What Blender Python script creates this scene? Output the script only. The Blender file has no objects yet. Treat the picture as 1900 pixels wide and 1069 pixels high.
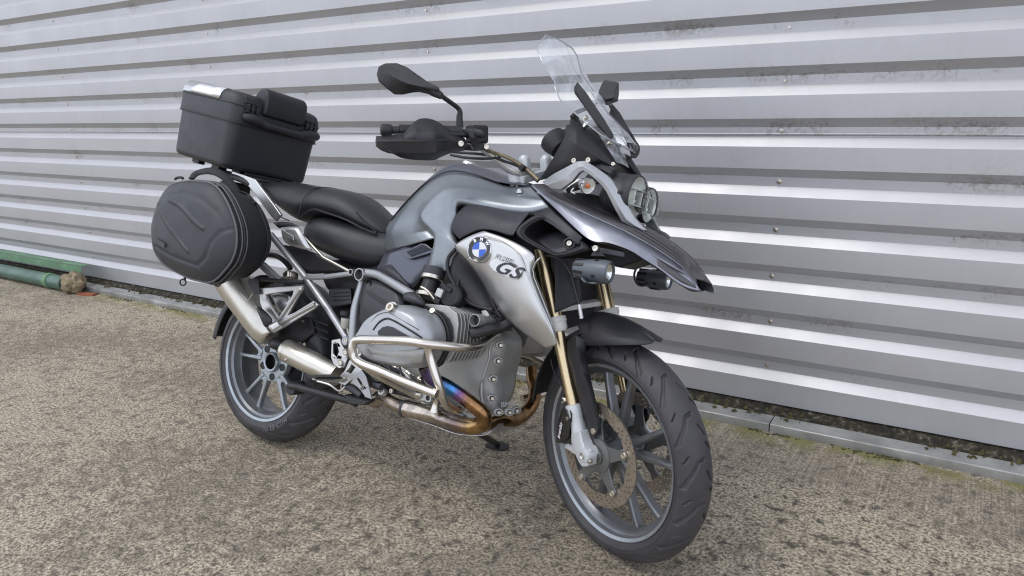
import bpy, bmesh, math, random
import numpy as np
from mathutils import Vector, Matrix, noise
from mathutils.geometry import tessellate_polygon
random.seed(7); rng=np.random.default_rng(7)
S=bpy.context.scene
PI=math.pi
# ------------------------------------------------------------------ camera, sky, sun, exposure
cam=bpy.data.objects.new('camera',bpy.data.cameras.new('camera')); S.collection.objects.link(cam); S.camera=cam
cam.data.sensor_width=36; cam.data.lens=25.608; cam.data.clip_start=.05; cam.data.clip_end=300
cam.matrix_world=Matrix(((.83847639,-.11759455,.53209855,2.31613132),(.54437604,.22508202,-.80807971,-1.73651233),(-.02474004,.96721746,.25274161,1.31594321),(0,0,0,1)))
W=bpy.data.worlds.new('World'); S.world=W; W.use_nodes=True
nt=W.node_tree; bg=nt.nodes['Background']
sky=nt.nodes.new('ShaderNodeTexSky'); sky.sky_type='NISHITA'; sky.sun_disc=False
SUN_EL,SUN_AZ=math.radians(60),math.radians(-128)      # sun direction: azimuth measured from +X towards +Y
sky.sun_elevation=SUN_EL; sky.sun_rotation=PI/2-SUN_AZ
sky.dust_density=3.0; sky.air_density=1.0; sky.altitude=50; sky.ozone_density=1.0
# thin high cloud: the blue of the sky is mixed towards white, with soft cloud variation all round
tc=nt.nodes.new('ShaderNodeTexCoord'); nz=nt.nodes.new('ShaderNodeTexNoise'); nz.inputs['Scale'].default_value=2.2; nz.inputs['Detail'].default_value=5
cr=nt.nodes.new('ShaderNodeValToRGB'); cr.color_ramp.elements[0].position=.36; cr.color_ramp.elements[1].position=.66
cr.color_ramp.elements[0].color=(.78,.78,.78,1); cr.color_ramp.elements[1].color=(.98,.98,.98,1)
mx=nt.nodes.new('ShaderNodeMix'); mx.data_type='RGBA'
mx.inputs[7].default_value=(8.1,8.6,9.9,1)
nt.links.new(tc.outputs['Generated'],nz.inputs['Vector']); nt.links.new(nz.outputs['Fac'],cr.inputs['Fac'])
nt.links.new(cr.outputs['Color'],mx.inputs[0]); nt.links.new(sky.outputs['Color'],mx.inputs[6]); 
# an overcast dome: dimmer overhead than at the horizon
sp_=nt.nodes.new('ShaderNodeSeparateXYZ'); mr_=nt.nodes.new('ShaderNodeMapRange'); mr_.inputs[1].default_value=0; mr_.inputs[2].default_value=1; mr_.inputs[3].default_value=1.10; mr_.inputs[4].default_value=.70
ml_=nt.nodes.new('ShaderNodeMix'); ml_.data_type='RGBA'; ml_.blend_type='MULTIPLY'; ml_.inputs[0].default_value=1
nt.links.new(tc.outputs['Generated'],sp_.inputs[0]); nt.links.new(sp_.outputs['Z'],mr_.inputs[0]); nt.links.new(mx.outputs[2],ml_.inputs[6]); nt.links.new(mr_.outputs[0],ml_.inputs[7]); nt.links.new(ml_.outputs[2],bg.inputs['Color'])
bg.inputs['Strength'].default_value=.115
sl=bpy.data.lights.new('sun','SUN'); sl.energy=.6; sl.angle=math.radians(18); sl.color=(1,.96,.9)
sun=bpy.data.objects.new('sun',sl); S.collection.objects.link(sun)
sd=Vector((math.cos(SUN_EL)*math.cos(SUN_AZ),math.cos(SUN_EL)*math.sin(SUN_AZ),math.sin(SUN_EL)))
sun.rotation_euler=sd.to_track_quat('Z','Y').to_euler(); sun.location=sd*20
S.view_settings.view_transform='Standard'; S.view_settings.look='None'; S.view_settings.exposure=0.62; S.view_settings.gamma=1
S.cycles.filter_width=1.15; S.cycles.max_bounces=8; S.cycles.transparent_max_bounces=12
# ------------------------------------------------------------------ materials
def mat(name,col,metal=0,rough=.5,bump=0,bscale=300,var=0,vscale=8,coat=0,rvar=0,spec=.5,scratch=0):
    m=bpy.data.materials.new(name); m.use_nodes=True; n=m.node_tree.nodes; L=m.node_tree.links
    b=n['Principled BSDF']; b.inputs['Base Color'].default_value=(*col,1); b.inputs['Metallic'].default_value=metal
    b.inputs['Roughness'].default_value=rough; b.inputs['Coat Weight'].default_value=coat; b.inputs['Coat Roughness'].default_value=.08
    b.inputs['Specular IOR Level'].default_value=spec
    t=n.new('ShaderNodeTexCoord')
    if var:
        z=n.new('ShaderNodeTexNoise'); z.inputs['Scale'].default_value=vscale; z.inputs['Detail'].default_value=8; z.inputs['Roughness'].default_value=.65
        r=n.new('ShaderNodeMapRange'); r.inputs[1].default_value=.3; r.inputs[2].default_value=.7; r.inputs[3].default_value=1-var; r.inputs[4].default_value=1+var
        h=n.new('ShaderNodeMix'); h.data_type='RGBA'; h.blend_type='MULTIPLY'; h.inputs[0].default_value=1; h.inputs[6].default_value=(*col,1)
        L.new(t.outputs['Object'],z.inputs['Vector']); L.new(z.outputs['Fac'],r.inputs[0]); L.new(r.outputs[0],h.inputs[7]); L.new(h.outputs[2],b.inputs['Base Color'])
    if rvar:
        z2=n.new('ShaderNodeTexNoise'); z2.inputs['Scale'].default_value=vscale*1.7; z2.inputs['Detail'].default_value=6
        r2=n.new('ShaderNodeMapRange'); r2.inputs[1].default_value=.3; r2.inputs[2].default_value=.7; r2.inputs[3].default_value=rough-rvar; r2.inputs[4].default_value=rough+rvar
        L.new(t.outputs['Object'],z2.inputs['Vector']); L.new(z2.outputs['Fac'],r2.inputs[0]); L.new(r2.outputs[0],b.inputs['Roughness'])
    if bump:
        z3=n.new('ShaderNodeTexNoise'); z3.inputs['Scale'].default_value=bscale; z3.inputs['Detail'].default_value=3
        bp=n.new('ShaderNodeBump'); bp.inputs['Strength'].default_value=bump; bp.inputs['Distance'].default_value=.001
        L.new(t.outputs['Object'],z3.inputs['Vector']); L.new(z3.outputs['Fac'],bp.inputs['Height']); L.new(bp.outputs['Normal'],b.inputs['Normal'])
    return m
M={}
M['paint']=mat('satin_blue_grey_paint',(.285,.31,.33),.7,.40,.06,900,var=.06,vscale=30,rvar=.03)
M['paint_dark']=mat('dark_grey_paint',(.10,.106,.13),.6,.32,.05,900,coat=.35,rvar=.05)
M['beak']=mat('graphite_metallic_paint',(.10,.094,.10),.5,.42,0,coat=.15,var=.12,vscale=30,rvar=.08)
M['beak_light']=mat('dusty_silver_grey_paint',(.27,.28,.32),.7,.36,.1,700,coat=.2,var=.13,vscale=22,rvar=.08)
M['silver']=mat('satin_silver',(.58,.58,.565),.85,.33,.1,1200,rvar=.05)
M['plastic']=mat('matte_black_plastic',(.022,.022,.025),0,.52,.35,1500,var=.15,vscale=20,rvar=.07)
M['plastic_grey']=mat('faded_grey_black_plastic',(.034,.034,.040),0,.48,.3,1500,var=.12,vscale=14,rvar=.08)
M['black']=mat('deep_black_parts',(.012,.012,.013),0,.5,.2,400,var=.3,vscale=30)
M['seat']=mat('black_seat_vinyl',(.018,.019,.022),0,.38,.5,1100,rvar=.08,vscale=6)
M['seat_grip']=mat('textured_seat_vinyl',(.03,.031,.033),0,.55,.9,700,rvar=.05)
M['fabric']=mat('bag_fabric',(.016,.017,.019),0,.6,.8,1400,var=.15,vscale=10,rvar=.08)
M['eva']=mat('bag_shell',(.030,.033,.038),0,.5,.5,900,var=.12,vscale=9,rvar=.08)
M['case']=mat('case_grained_plastic',(.022,.0235,.027),0,.42,.7,900,var=.1,vscale=8,rvar=.07)
M['piping']=mat('grey_piping',(.10,.10,.105),0,.45)
M['alu']=mat('brushed_aluminium',(.78,.78,.78),1,.3,.15,500,rvar=.05)
M['cast']=mat('cast_silver_alloy',(.50,.50,.48),.7,.42,.35,600,var=.12,vscale=20,rvar=.07)
M['engine']=mat('grey_engine_casting',(.40,.40,.38),.45,.45,.3,500,var=.16,vscale=12,rvar=.07)
M['engine_dark']=mat('dark_grey_cover',(.045,.046,.052),.2,.45,.3,700,var=.15,vscale=14,rvar=.06)
M['frame']=mat('silver_grey_frame_paint',(.40,.41,.42),.6,.38,.15,800,var=.08,vscale=16,rvar=.05)
M['steel']=mat('stainless_bar',(.68,.64,.58),1,.25,0,700,var=.06,vscale=10,rvar=.03)
M['champagne']=mat('silencer_satin_metal',(.62,.59,.52),.9,.30,.1,700,var=.08,vscale=8,rvar=.05)
M['gold']=mat('gold_anodised',(.62,.50,.31),1,.26,.05,800,rvar=.05)
M['fork_low']=mat('light_grey_fork_casting',(.55,.57,.58),.25,.4,.3,700,var=.06,vscale=20)
M['wheel']=mat('grey_metallic_wheel',(.185,.195,.205),.65,.34,.1,900,var=.12,vscale=20,rvar=.06,coat=.2)
M['wheel_edge']=mat('rim_edge_grey',(.36,.39,.41),.7,.3,.1,900,var=.1,vscale=20,rvar=.05)
M['disc']=mat('brake_disc_steel',(.42,.37,.31),.85,.33,.2,500,var=.14,vscale=30,rvar=.07)
M['spider']=mat('disc_carrier_grey',(.20,.205,.205),.7,.4,.2,600,var=.1,vscale=20)
M['rubber']=mat('tyre_rubber',(.046,.044,.047),0,.55,.5,500,var=.2,vscale=14,rvar=.08)
M['rubber_text']=mat('worn_rubber_lettering',(.10,.095,.105),0,.6,.3,500,var=.1)
M['reflector']=mat('silvered_reflector',(.82,.83,.80),.55,.3)
M['chrome']=mat('chrome',(.8,.8,.8),1,.12)
M['bolt']=mat('zinc_bolt',(.62,.58,.5),1,.28,var=.15,vscale=60)
M['white']=mat('white_print',(.8,.8,.8),0,.4)
M['blue']=mat('blue_enamel',(.008,.09,.50),0,.15,coat=.6)
M['enamel']=mat('white_enamel',(.68,.68,.70),0,.15,coat=.6)
M['badge_black']=mat('badge_black',(.012,.012,.013),.1,.2,coat=.5)
M['brake_fluid']=mat('fluid_reservoir',(.42,.41,.36),0,.35)
M['amber']=mat('amber_bulb',(.75,.18,.05),.2,.3)
M['hose']=mat('black_hose',(.02,.02,.021),0,.45,.3,600)
M['radiator']=mat('radiator_black',(.015,.015,.016),.3,.5)
def glassm(name,col,rough=.02,alpha_mix=None):
    m=bpy.data.materials.new(name); m.use_nodes=True; n=m.node_tree.nodes; L=m.node_tree.links
    b=n['Principled BSDF']; out=n['Material Output']
    g=n.new('ShaderNodeBsdfGlossy'); g.inputs['Roughness'].default_value=rough; g.inputs['Color'].default_value=(1,1,1,1)
    t=n.new('ShaderNodeBsdfTransparent'); t.inputs['Color'].default_value=(*col,1)
    lw=n.new('ShaderNodeLayerWeight'); lw.inputs['Blend'].default_value=.5; pw=n.new('ShaderNodeMath'); pw.operation='POWER'; pw.inputs[1].default_value=4.5; f=n.new('ShaderNodeMath'); f.operation='MULTIPLY_ADD'; f.inputs[1].default_value=.75; f.inputs[2].default_value=.045; L.new(lw.outputs['Facing'],pw.inputs[0]); L.new(pw.outputs[0],f.inputs[0])
    x=n.new('ShaderNodeMixShader'); L.new(f.outputs[0],x.inputs[0]); L.new(t.outputs[0],x.inputs[1]); L.new(g.outputs[0],x.inputs[2])
    if alpha_mix:
        d=n.new('ShaderNodeBsdfDiffuse'); d.inputs['Color'].default_value=(.72,.75,.78,1)
        tc=n.new('ShaderNodeTexCoord'); z=n.new('ShaderNodeTexNoise'); z.inputs['Scale'].default_value=14; z.inputs['Detail'].default_value=9; z.inputs['Distortion'].default_value=1.2
        r=n.new('ShaderNodeMapRange'); r.inputs[1].default_value=.35; r.inputs[2].default_value=.75; r.inputs[3].default_value=0; r.inputs[4].default_value=alpha_mix
        y=n.new('ShaderNodeMixShader'); L.new(tc.outputs['Object'],z.inputs['Vector']); L.new(z.outputs['Fac'],r.inputs[0]); L.new(r.outputs[0],y.inputs[0])
        L.new(x.outputs[0],y.inputs[1]); L.new(d.outputs[0],y.inputs[2]); L.new(y.outputs[0],out.inputs[0])
    else: L.new(x.outputs[0],out.inputs[0])
    n.remove(b); return m
M['glass']=glassm('clear_lens',(.93,.95,.93)); M['screen']=glassm('clear_windscreen',(.975,.985,.99),.03,.62)
def heat_mat():
    """stainless header tinted by heat: straw, purple, blue and brown bands along the pipe"""
    m=mat('heat_tinted_header',(.3,.2,.12),1,.24,.1,500,rvar=.07,vscale=20); n=m.node_tree.nodes; L=m.node_tree.links; b=n['Principled BSDF']
    a=n.new('ShaderNodeAttribute'); a.attribute_name='along'
    t=n.new('ShaderNodeTexCoord'); z=n.new('ShaderNodeTexNoise'); z.inputs['Scale'].default_value=11; z.inputs['Detail'].default_value=7
    ma=n.new('ShaderNodeMath'); ma.operation='MULTIPLY_ADD'; ma.inputs[1].default_value=.16
    L.new(t.outputs['Object'],z.inputs['Vector']); L.new(z.outputs['Fac'],ma.inputs[0]); L.new(a.outputs['Fac'],ma.inputs[2])
    r=n.new('ShaderNodeValToRGB'); e=r.color_ramp.elements
    stops=[(0,(.55,.22,.05)),(.1,(.12,.10,.16)),(.2,(.14,.09,.26)),(.27,(.09,.20,.42)),(.32,(.07,.28,.60)),(.36,(.26,.13,.32)),(.42,(.38,.20,.09)),(.58,(.30,.18,.09)),(.72,(.48,.30,.13)),(.84,(.27,.21,.19)),(1,(.56,.50,.43))]
    while len(e)<len(stops): e.new(.5)
    for k,(p_,c_) in enumerate(stops): e[k].position=p_; e[k].color=(*c_,1)
    L.new(ma.outputs[0],r.inputs[0])
    z2=n.new('ShaderNodeTexNoise'); z2.inputs['Scale'].default_value=45; z2.inputs['Detail'].default_value=8; z2.inputs['Roughness'].default_value=.7
    mr=n.new('ShaderNodeMapRange'); mr.inputs[1].default_value=.35; mr.inputs[2].default_value=.65; mr.inputs[3].default_value=.55; mr.inputs[4].default_value=1.15
    mm=n.new('ShaderNodeMix'); mm.data_type='RGBA'; mm.blend_type='MULTIPLY'; mm.inputs[0].default_value=1
    L.new(t.outputs['Object'],z2.inputs['Vector']); L.new(z2.outputs['Fac'],mr.inputs[0]); L.new(r.outputs[0],mm.inputs[6]); L.new(mr.outputs[0],mm.inputs[7]); L.new(mm.outputs[2],b.inputs['Base Color'])
    return m
M['heat']=heat_mat()
# ------------------------------------------------------------------ builders
LEAN=.266800; RC=.085; WB=1.507; RAKE=math.radians(25.5); TRAIL=.0996; STEER=-.43002
BIKE=Matrix.Translation((0,0,RC))@Matrix.Rotation(-LEAN,4,'X')@Matrix.Translation((0,0,-RC))
SO=Vector((WB+TRAIL,0,0)); SAX=Vector((-math.sin(RAKE),0,math.cos(RAKE)))
SM=Matrix.Translation(SO)@Matrix.Rotation(STEER,4,SAX)@Matrix.Translation(-SO)
class X: st=False; root=None; org=Vector((0,0,0))      # build state: steered or not, current thing, its origin in bike space
LOC={}
def thing(name,label,cat,org=(0,0,0),bike=True,group=None,rot=None):
    o=bpy.data.objects.new(name,None); S.collection.objects.link(o); o['label']=label; o['category']=cat
    if group: o['group']=group
    X.org=Vector(org); X.root=o; X.st=False; o.empty_display_size=.1
    o.matrix_world=(BIKE@Matrix.Translation(org)) if bike else Matrix.Translation(org)
    if rot: o.matrix_world=o.matrix_world@rot
    LOC[o]=Vector((0,0,0)); return o
def V(*a): return Vector(a[0]) if len(a)==1 else Vector(a)
def finish(name,me,m,parent=None,smooth=40,sub=0,bevel=0,solid=0,seg=2,solid_off=-1):
    """link mesh as one object under parent (default: current thing), origin at its centre"""
    parent=parent or X.root
    n=len(me.vertices); co=np.empty(n*3); me.vertices.foreach_get('co',co); co=co.reshape(-1,3)
    if X.st:
        A=np.array(SM); co=co@A[:3,:3].T+A[:3,3]
    co=co-np.array(X.org)
    c=(co.max(0)+co.min(0))/2 if n else np.zeros(3)
    me.vertices.foreach_set('co',(co-c).ravel()); me.materials.append(m if not isinstance(m,str) else M[m])
    o=bpy.data.objects.new(name,me); S.collection.objects.link(o); o.parent=parent
    o.location=Vector(c)-LOC.get(parent,Vector((0,0,0))); LOC[o]=Vector(c)
    me.polygons.foreach_set('use_smooth',[True]*len(me.polygons))
    if sub:
        s=o.modifiers.new('s','SUBSURF'); s.levels=s.render_levels=sub; s.boundary_smooth='PRESERVE_CORNERS'
    elif smooth is not None and not bevel: me.set_sharp_from_angle(angle=math.radians(smooth))
    if solid:
        s=o.modifiers.new('t','SOLIDIFY'); s.thickness=solid; s.offset=solid_off
    if bevel:
        b=o.modifiers.new('b','BEVEL'); b.width=bevel; b.segments=seg; b.limit_method='ANGLE'; b.angle_limit=math.radians(34); b.harden_normals=True
    return o
def pyd(verts,faces): me=bpy.data.meshes.new('m'); me.from_pydata([tuple(v) for v in verts],[],faces); me.update(); return me
def fixn(me):
    b=bmesh.new(); b.from_mesh(me); bmesh.ops.remove_doubles(b,verts=b.verts,dist=1e-5); bmesh.ops.recalc_face_normals(b,faces=b.faces); b.to_mesh(me); b.free(); return me
def mir(o): return [(a[0],-a[1],a[2]) for a in o]
def crom(pts,k=6,closed=False):
    P=[V(p) for p in pts]; n=len(P); out=[]
    if n<3: 
        return P
    rngi=range(n if closed else n-1)
    for i in rngi:
        if closed: a,b,c,d=P[i-1],P[i],P[(i+1)%n],P[(i+2)%n]
        else: a,b,c,d=P[max(i-1,0)],P[i],P[i+1],P[min(i+2,n-1)]
        for j in range(k):
            t=j/k; out.append(.5*((2*b)+(c-a)*t+(2*a-5*b+4*c-d)*t*t+(3*b-a-3*c+d)*t**3))
    if not closed: out.append(P[-1])
    return out
def fillet(pts,r,k=6):
    """round the corners of a polyline with radius-like distance r"""
    P=[V(p) for p in pts]; out=[P[0]]
    for i in range(1,len(P)-1):
        a=(P[i-1]-P[i]); b=(P[i+1]-P[i]); d=min(r,a.length*.48,b.length*.48); a=P[i]+a.normalized()*d; b=P[i]+b.normalized()*d
        for j in range(k+1):
            t=j/k; out.append(a*(1-t)**2+P[i]*2*t*(1-t)+b*t*t)
    out.append(P[-1]); return out
def tube(name,pts,r,m,parent=None,n=14,k=6,closed=False,fil=None,cap=True,flat=None,attr=False,mirror=False,arange=(0,1)):
    """round bar along a path; r number or list per control point"""
    if mirror: tube(name,mir(pts),r,m,parent,n,k,closed,fil,cap,flat,attr)
    rs=r if isinstance(r,(list,tuple)) else [r]*len(pts)
    if fil is not None: path=fillet(pts,fil,k); rr=[rs[0]]*len(path)
    elif k>1 and len(pts)>2: path=crom(pts,k,closed); q=crom([(v,0,0) for v in rs],k,closed); rr=[v[0] for v in q]
    else: path=[V(p) for p in pts]; rr=list(rs)
    N=len(path); vs=[]; fs=[]; up=None
    for i in range(N):
        t=(path[(i+1)%N]-path[i-1]) if closed else (path[min(i+1,N-1)]-path[max(i-1,0)])
        t.normalize()
        if up is None:
            up=V(0,0,1) if abs(t.z)<.9 else V(0,1,0)
        up=(up-t*up.dot(t)).normalized(); s=t.cross(up)
        for j in range(n):
            a=2*PI*j/n; fx,fy=(1,1) if flat is None else flat
            vs.append(path[i]+(up*math.cos(a)*fy+s*math.sin(a)*fx)*rr[i])
    for i in range(N if closed else N-1):
        for j in range(n): fs.append((i*n+j,((i+1)%N)*n+j,((i+1)%N)*n+(j+1)%n,i*n+(j+1)%n))
    if cap and not closed: fs.append(tuple(range(n))); fs.append(tuple((N-1)*n+j for j in range(n))[::-1])
    me=pyd(vs,fs); 
    if attr:
        al=me.attributes.new('along','FLOAT','POINT'); al.data.foreach_set('value',[arange[0]+(arange[1]-arange[0])*i/(N-1) for i in range(N) for _ in range(n)])
    if not attr: fixn(me)
    return finish(name,me,m,parent,smooth=50)
def basis(axis,ref=(0,0,1)):
    a=V(axis).normalized(); r=V(ref)
    if abs(a.dot(r))>.95: r=V(1,0,0)
    u=(r-a*r.dot(a)).normalized(); return u,a.cross(u),a
def lathe(name,org,axis,prof,m,parent=None,n=36,ref=(0,0,1),arc=None,smooth=35,mirror=False,closed=False,sx=1):
    """profile [(radius, distance along axis)] swept round axis"""
    if mirror: lathe(name,(org[0],-org[1],org[2]),(axis[0],-axis[1],axis[2]),prof,m,parent,n,ref,arc,smooth,False,closed,sx)
    u,w,a=basis(axis,ref); O=V(org); vs=[]; fs=[]; K=len(prof)
    for i in range(n):
        t=2*PI*i/n; 
        for r,h in prof: vs.append(O+(u*math.cos(t)+w*math.sin(t)*sx)*r+a*h)
    for i in range(n):
        for j in range(K if closed else K-1): fs.append((i*K+j,i*K+(j+1)%K,((i+1)%n)*K+(j+1)%K,((i+1)%n)*K+j))
    return finish(name,fixn(pyd(vs,fs)),m,parent,smooth=smooth)
def loft(name,secs,m,parent=None,sub=2,cap=True,closed=True,solid=0,smooth=40,mirror=False,bevel=0):
    if mirror: loft(name,[mir(s) for s in secs],m,parent,sub,cap,closed,solid,smooth,False,bevel)
    n=len(secs[0]); vs=[v for s in secs for v in s]; fs=[]
    for i in range(len(secs)-1):
        for j in range(n if closed else n-1): fs.append((i*n+j,(i+1)*n+j,(i+1)*n+(j+1)%n,i*n+(j+1)%n))
    if cap and closed: fs.append(tuple(range(n))[::-1]); fs.append(tuple((len(secs)-1)*n+j for j in range(n)))
    return finish(name,fixn(pyd(vs,fs)),m,parent,smooth=smooth,sub=sub,solid=solid,bevel=bevel)
def lsm(rows,k=5):
    cols=[crom([r[j] for r in rows],k) for j in range(len(rows[0]))]
    return [[c[i] for c in cols] for i in range(len(cols[0]))]
def skin(name,rows,m,parent=None,sub=2,solid=.004,mirror=False,extra=None,smooth=40,off=-1):
    """grid surface given by rows of points, with real thickness"""
    if mirror: skin(name,[mir(r) for r in rows],m,parent,sub,solid,False,[[mir(r) for r in g] for g in extra] if extra else None,smooth,off)
    vs=[];fs=[]
    for g in [rows]+(extra or []):
        b=len(vs); n=len(g[0]); vs+=[v for r in g for v in r]
        for i in range(len(g)-1):
            for j in range(n-1): fs.append((b+i*n+j,b+(i+1)*n+j,b+(i+1)*n+j+1,b+i*n+j+1))
    me=fixn(pyd(vs,fs))
    # outside = away from the centreline
    s=sum(p.normal.y*(p.center.y)+.3*p.normal.z*(p.area>0) for p in me.polygons)
    if s<0: me.flip_normals()
    return finish(name,me,m,parent,smooth=smooth,sub=sub,solid=solid,solid_off=off)
def plate(name,outline,thick,m,parent=None,holes=(),bevel=.0015,mirror=False,seg=2,n_=None):
    """flat or slightly folded plate from an outline; thick is a vector or a distance along the outline's normal"""
    if mirror: plate(name,mir(outline),(thick[0],-thick[1],thick[2]) if not isinstance(thick,(int,float)) else -thick,m,parent,[mir(h) for h in holes],bevel,False,seg)
    P=[V(p) for p in outline]
    if isinstance(thick,(int,float)):
        nn=V(0,0,0)
        for i in range(len(P)): nn+=P[i].cross(P[(i+1)%len(P)])
        thick=nn.normalized()*thick
    T=V(thick); loops=[P]+[[V(p) for p in h] for h in holes]
    allp=[p for l in loops for p in l]; n=len(allp)
    if holes:
        # project to plane for a stable fill
        nn=T.normalized(); u,w,a=basis(nn,(1,0,0)); tri=tessellate_polygon([[V(p.dot(u),p.dot(w),0) for p in l] for l in loops]); top=[tuple(t) for t in tri]
    else: top=[tuple(range(n))]
    vs=[p for p in allp]+[p+T for p in allp]; fs=[t for t in top]+[tuple(n+i for i in t)[::-1] for t in top]
    b=0
    for l in loops:
        k=len(l)
        for i in range(k): fs.append((b+i,b+(i+1)%k,n+b+(i+1)%k,n+b+i))
        b+=k
    me=fixn(pyd(vs,fs))
    return finish(name,me,m,parent,smooth=30,bevel=bevel,seg=seg)
def box(name,c,size,m,parent=None,rot=None,bevel=.003,mirror=False,seg=2,taper=1):
    if mirror: box(name,(c[0],-c[1],c[2]),size,m,parent,None if rot is None else (-rot[0],rot[1],-rot[2]),bevel,False,seg,taper)
    from mathutils import Euler
    R=Euler(rot).to_matrix() if rot else Matrix.Identity(3); vs=[]
    for z in (-1,1):
        for x,y in ((-1,-1),(1,-1),(1,1),(-1,1)):
            k=taper if z>0 else 1; vs.append(V(c)+R@V(x*size[0]/2*k,y*size[1]/2*k,z*size[2]/2))
    fs=[(0,3,2,1),(4,5,6,7),(0,1,5,4),(1,2,6,5),(2,3,7,6),(3,0,4,7)]
    return finish(name,pyd(vs,fs),m,parent,bevel=bevel,seg=seg)
def join_mesh(parts):
    """parts: list of (verts, faces)"""
    vs=[];fs=[]
    for v,f in parts:
        b=len(vs); vs+=v; fs+=[tuple(b+i for i in t) for t in f]
    return pyd(vs,fs)
def bolt(p,axis,r=.008,h=.006,m='bolt',parent=None,name='bolt',mirror=False):
    return lathe(name,p,axis,[(0,h*.35),(r*.42,h*.35),(r*.5,h),(r*.9,h),(r,h*.75),(r,-h),(0,-h)],m,parent,n=14,mirror=mirror)
def text(name,s,size,fn,m,parent=None,spacing=1.0,shear=0,sub=0,fat=0,thin=.0006,align='CENTER'):
    """lettering: flat font outlines laid on a surface by fn(x,y)->point and raised a little"""
    cu=bpy.data.curves.new('t','FONT'); cu.body=s; cu.size=size; cu.align_x=align; cu.align_y='CENTER'; cu.space_character=spacing; cu.shear=shear; cu.offset=fat; cu.resolution_u=4
    ob=bpy.data.objects.new('t',cu); S.collection.objects.link(ob); dg=bpy.context.evaluated_depsgraph_get(); me=bpy.data.meshes.new_from_object(ob.evaluated_get(dg))
    bpy.data.objects.remove(ob); bpy.data.curves.remove(cu)
    me.materials.clear()
    for v in me.vertices: v.co=fn(v.co.x,v.co.y)
    me.update(); o=finish(name,me,m,parent,smooth=None); return o
def plane_fn(o,ux,uy,off=0):
    o,ux,uy=V(o),V(ux).normalized(),V(uy); uy=(uy-ux*uy.dot(ux)).normalized(); n=ux.cross(uy)
    return lambda x,y: o+ux*x+uy*y+n*off
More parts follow.
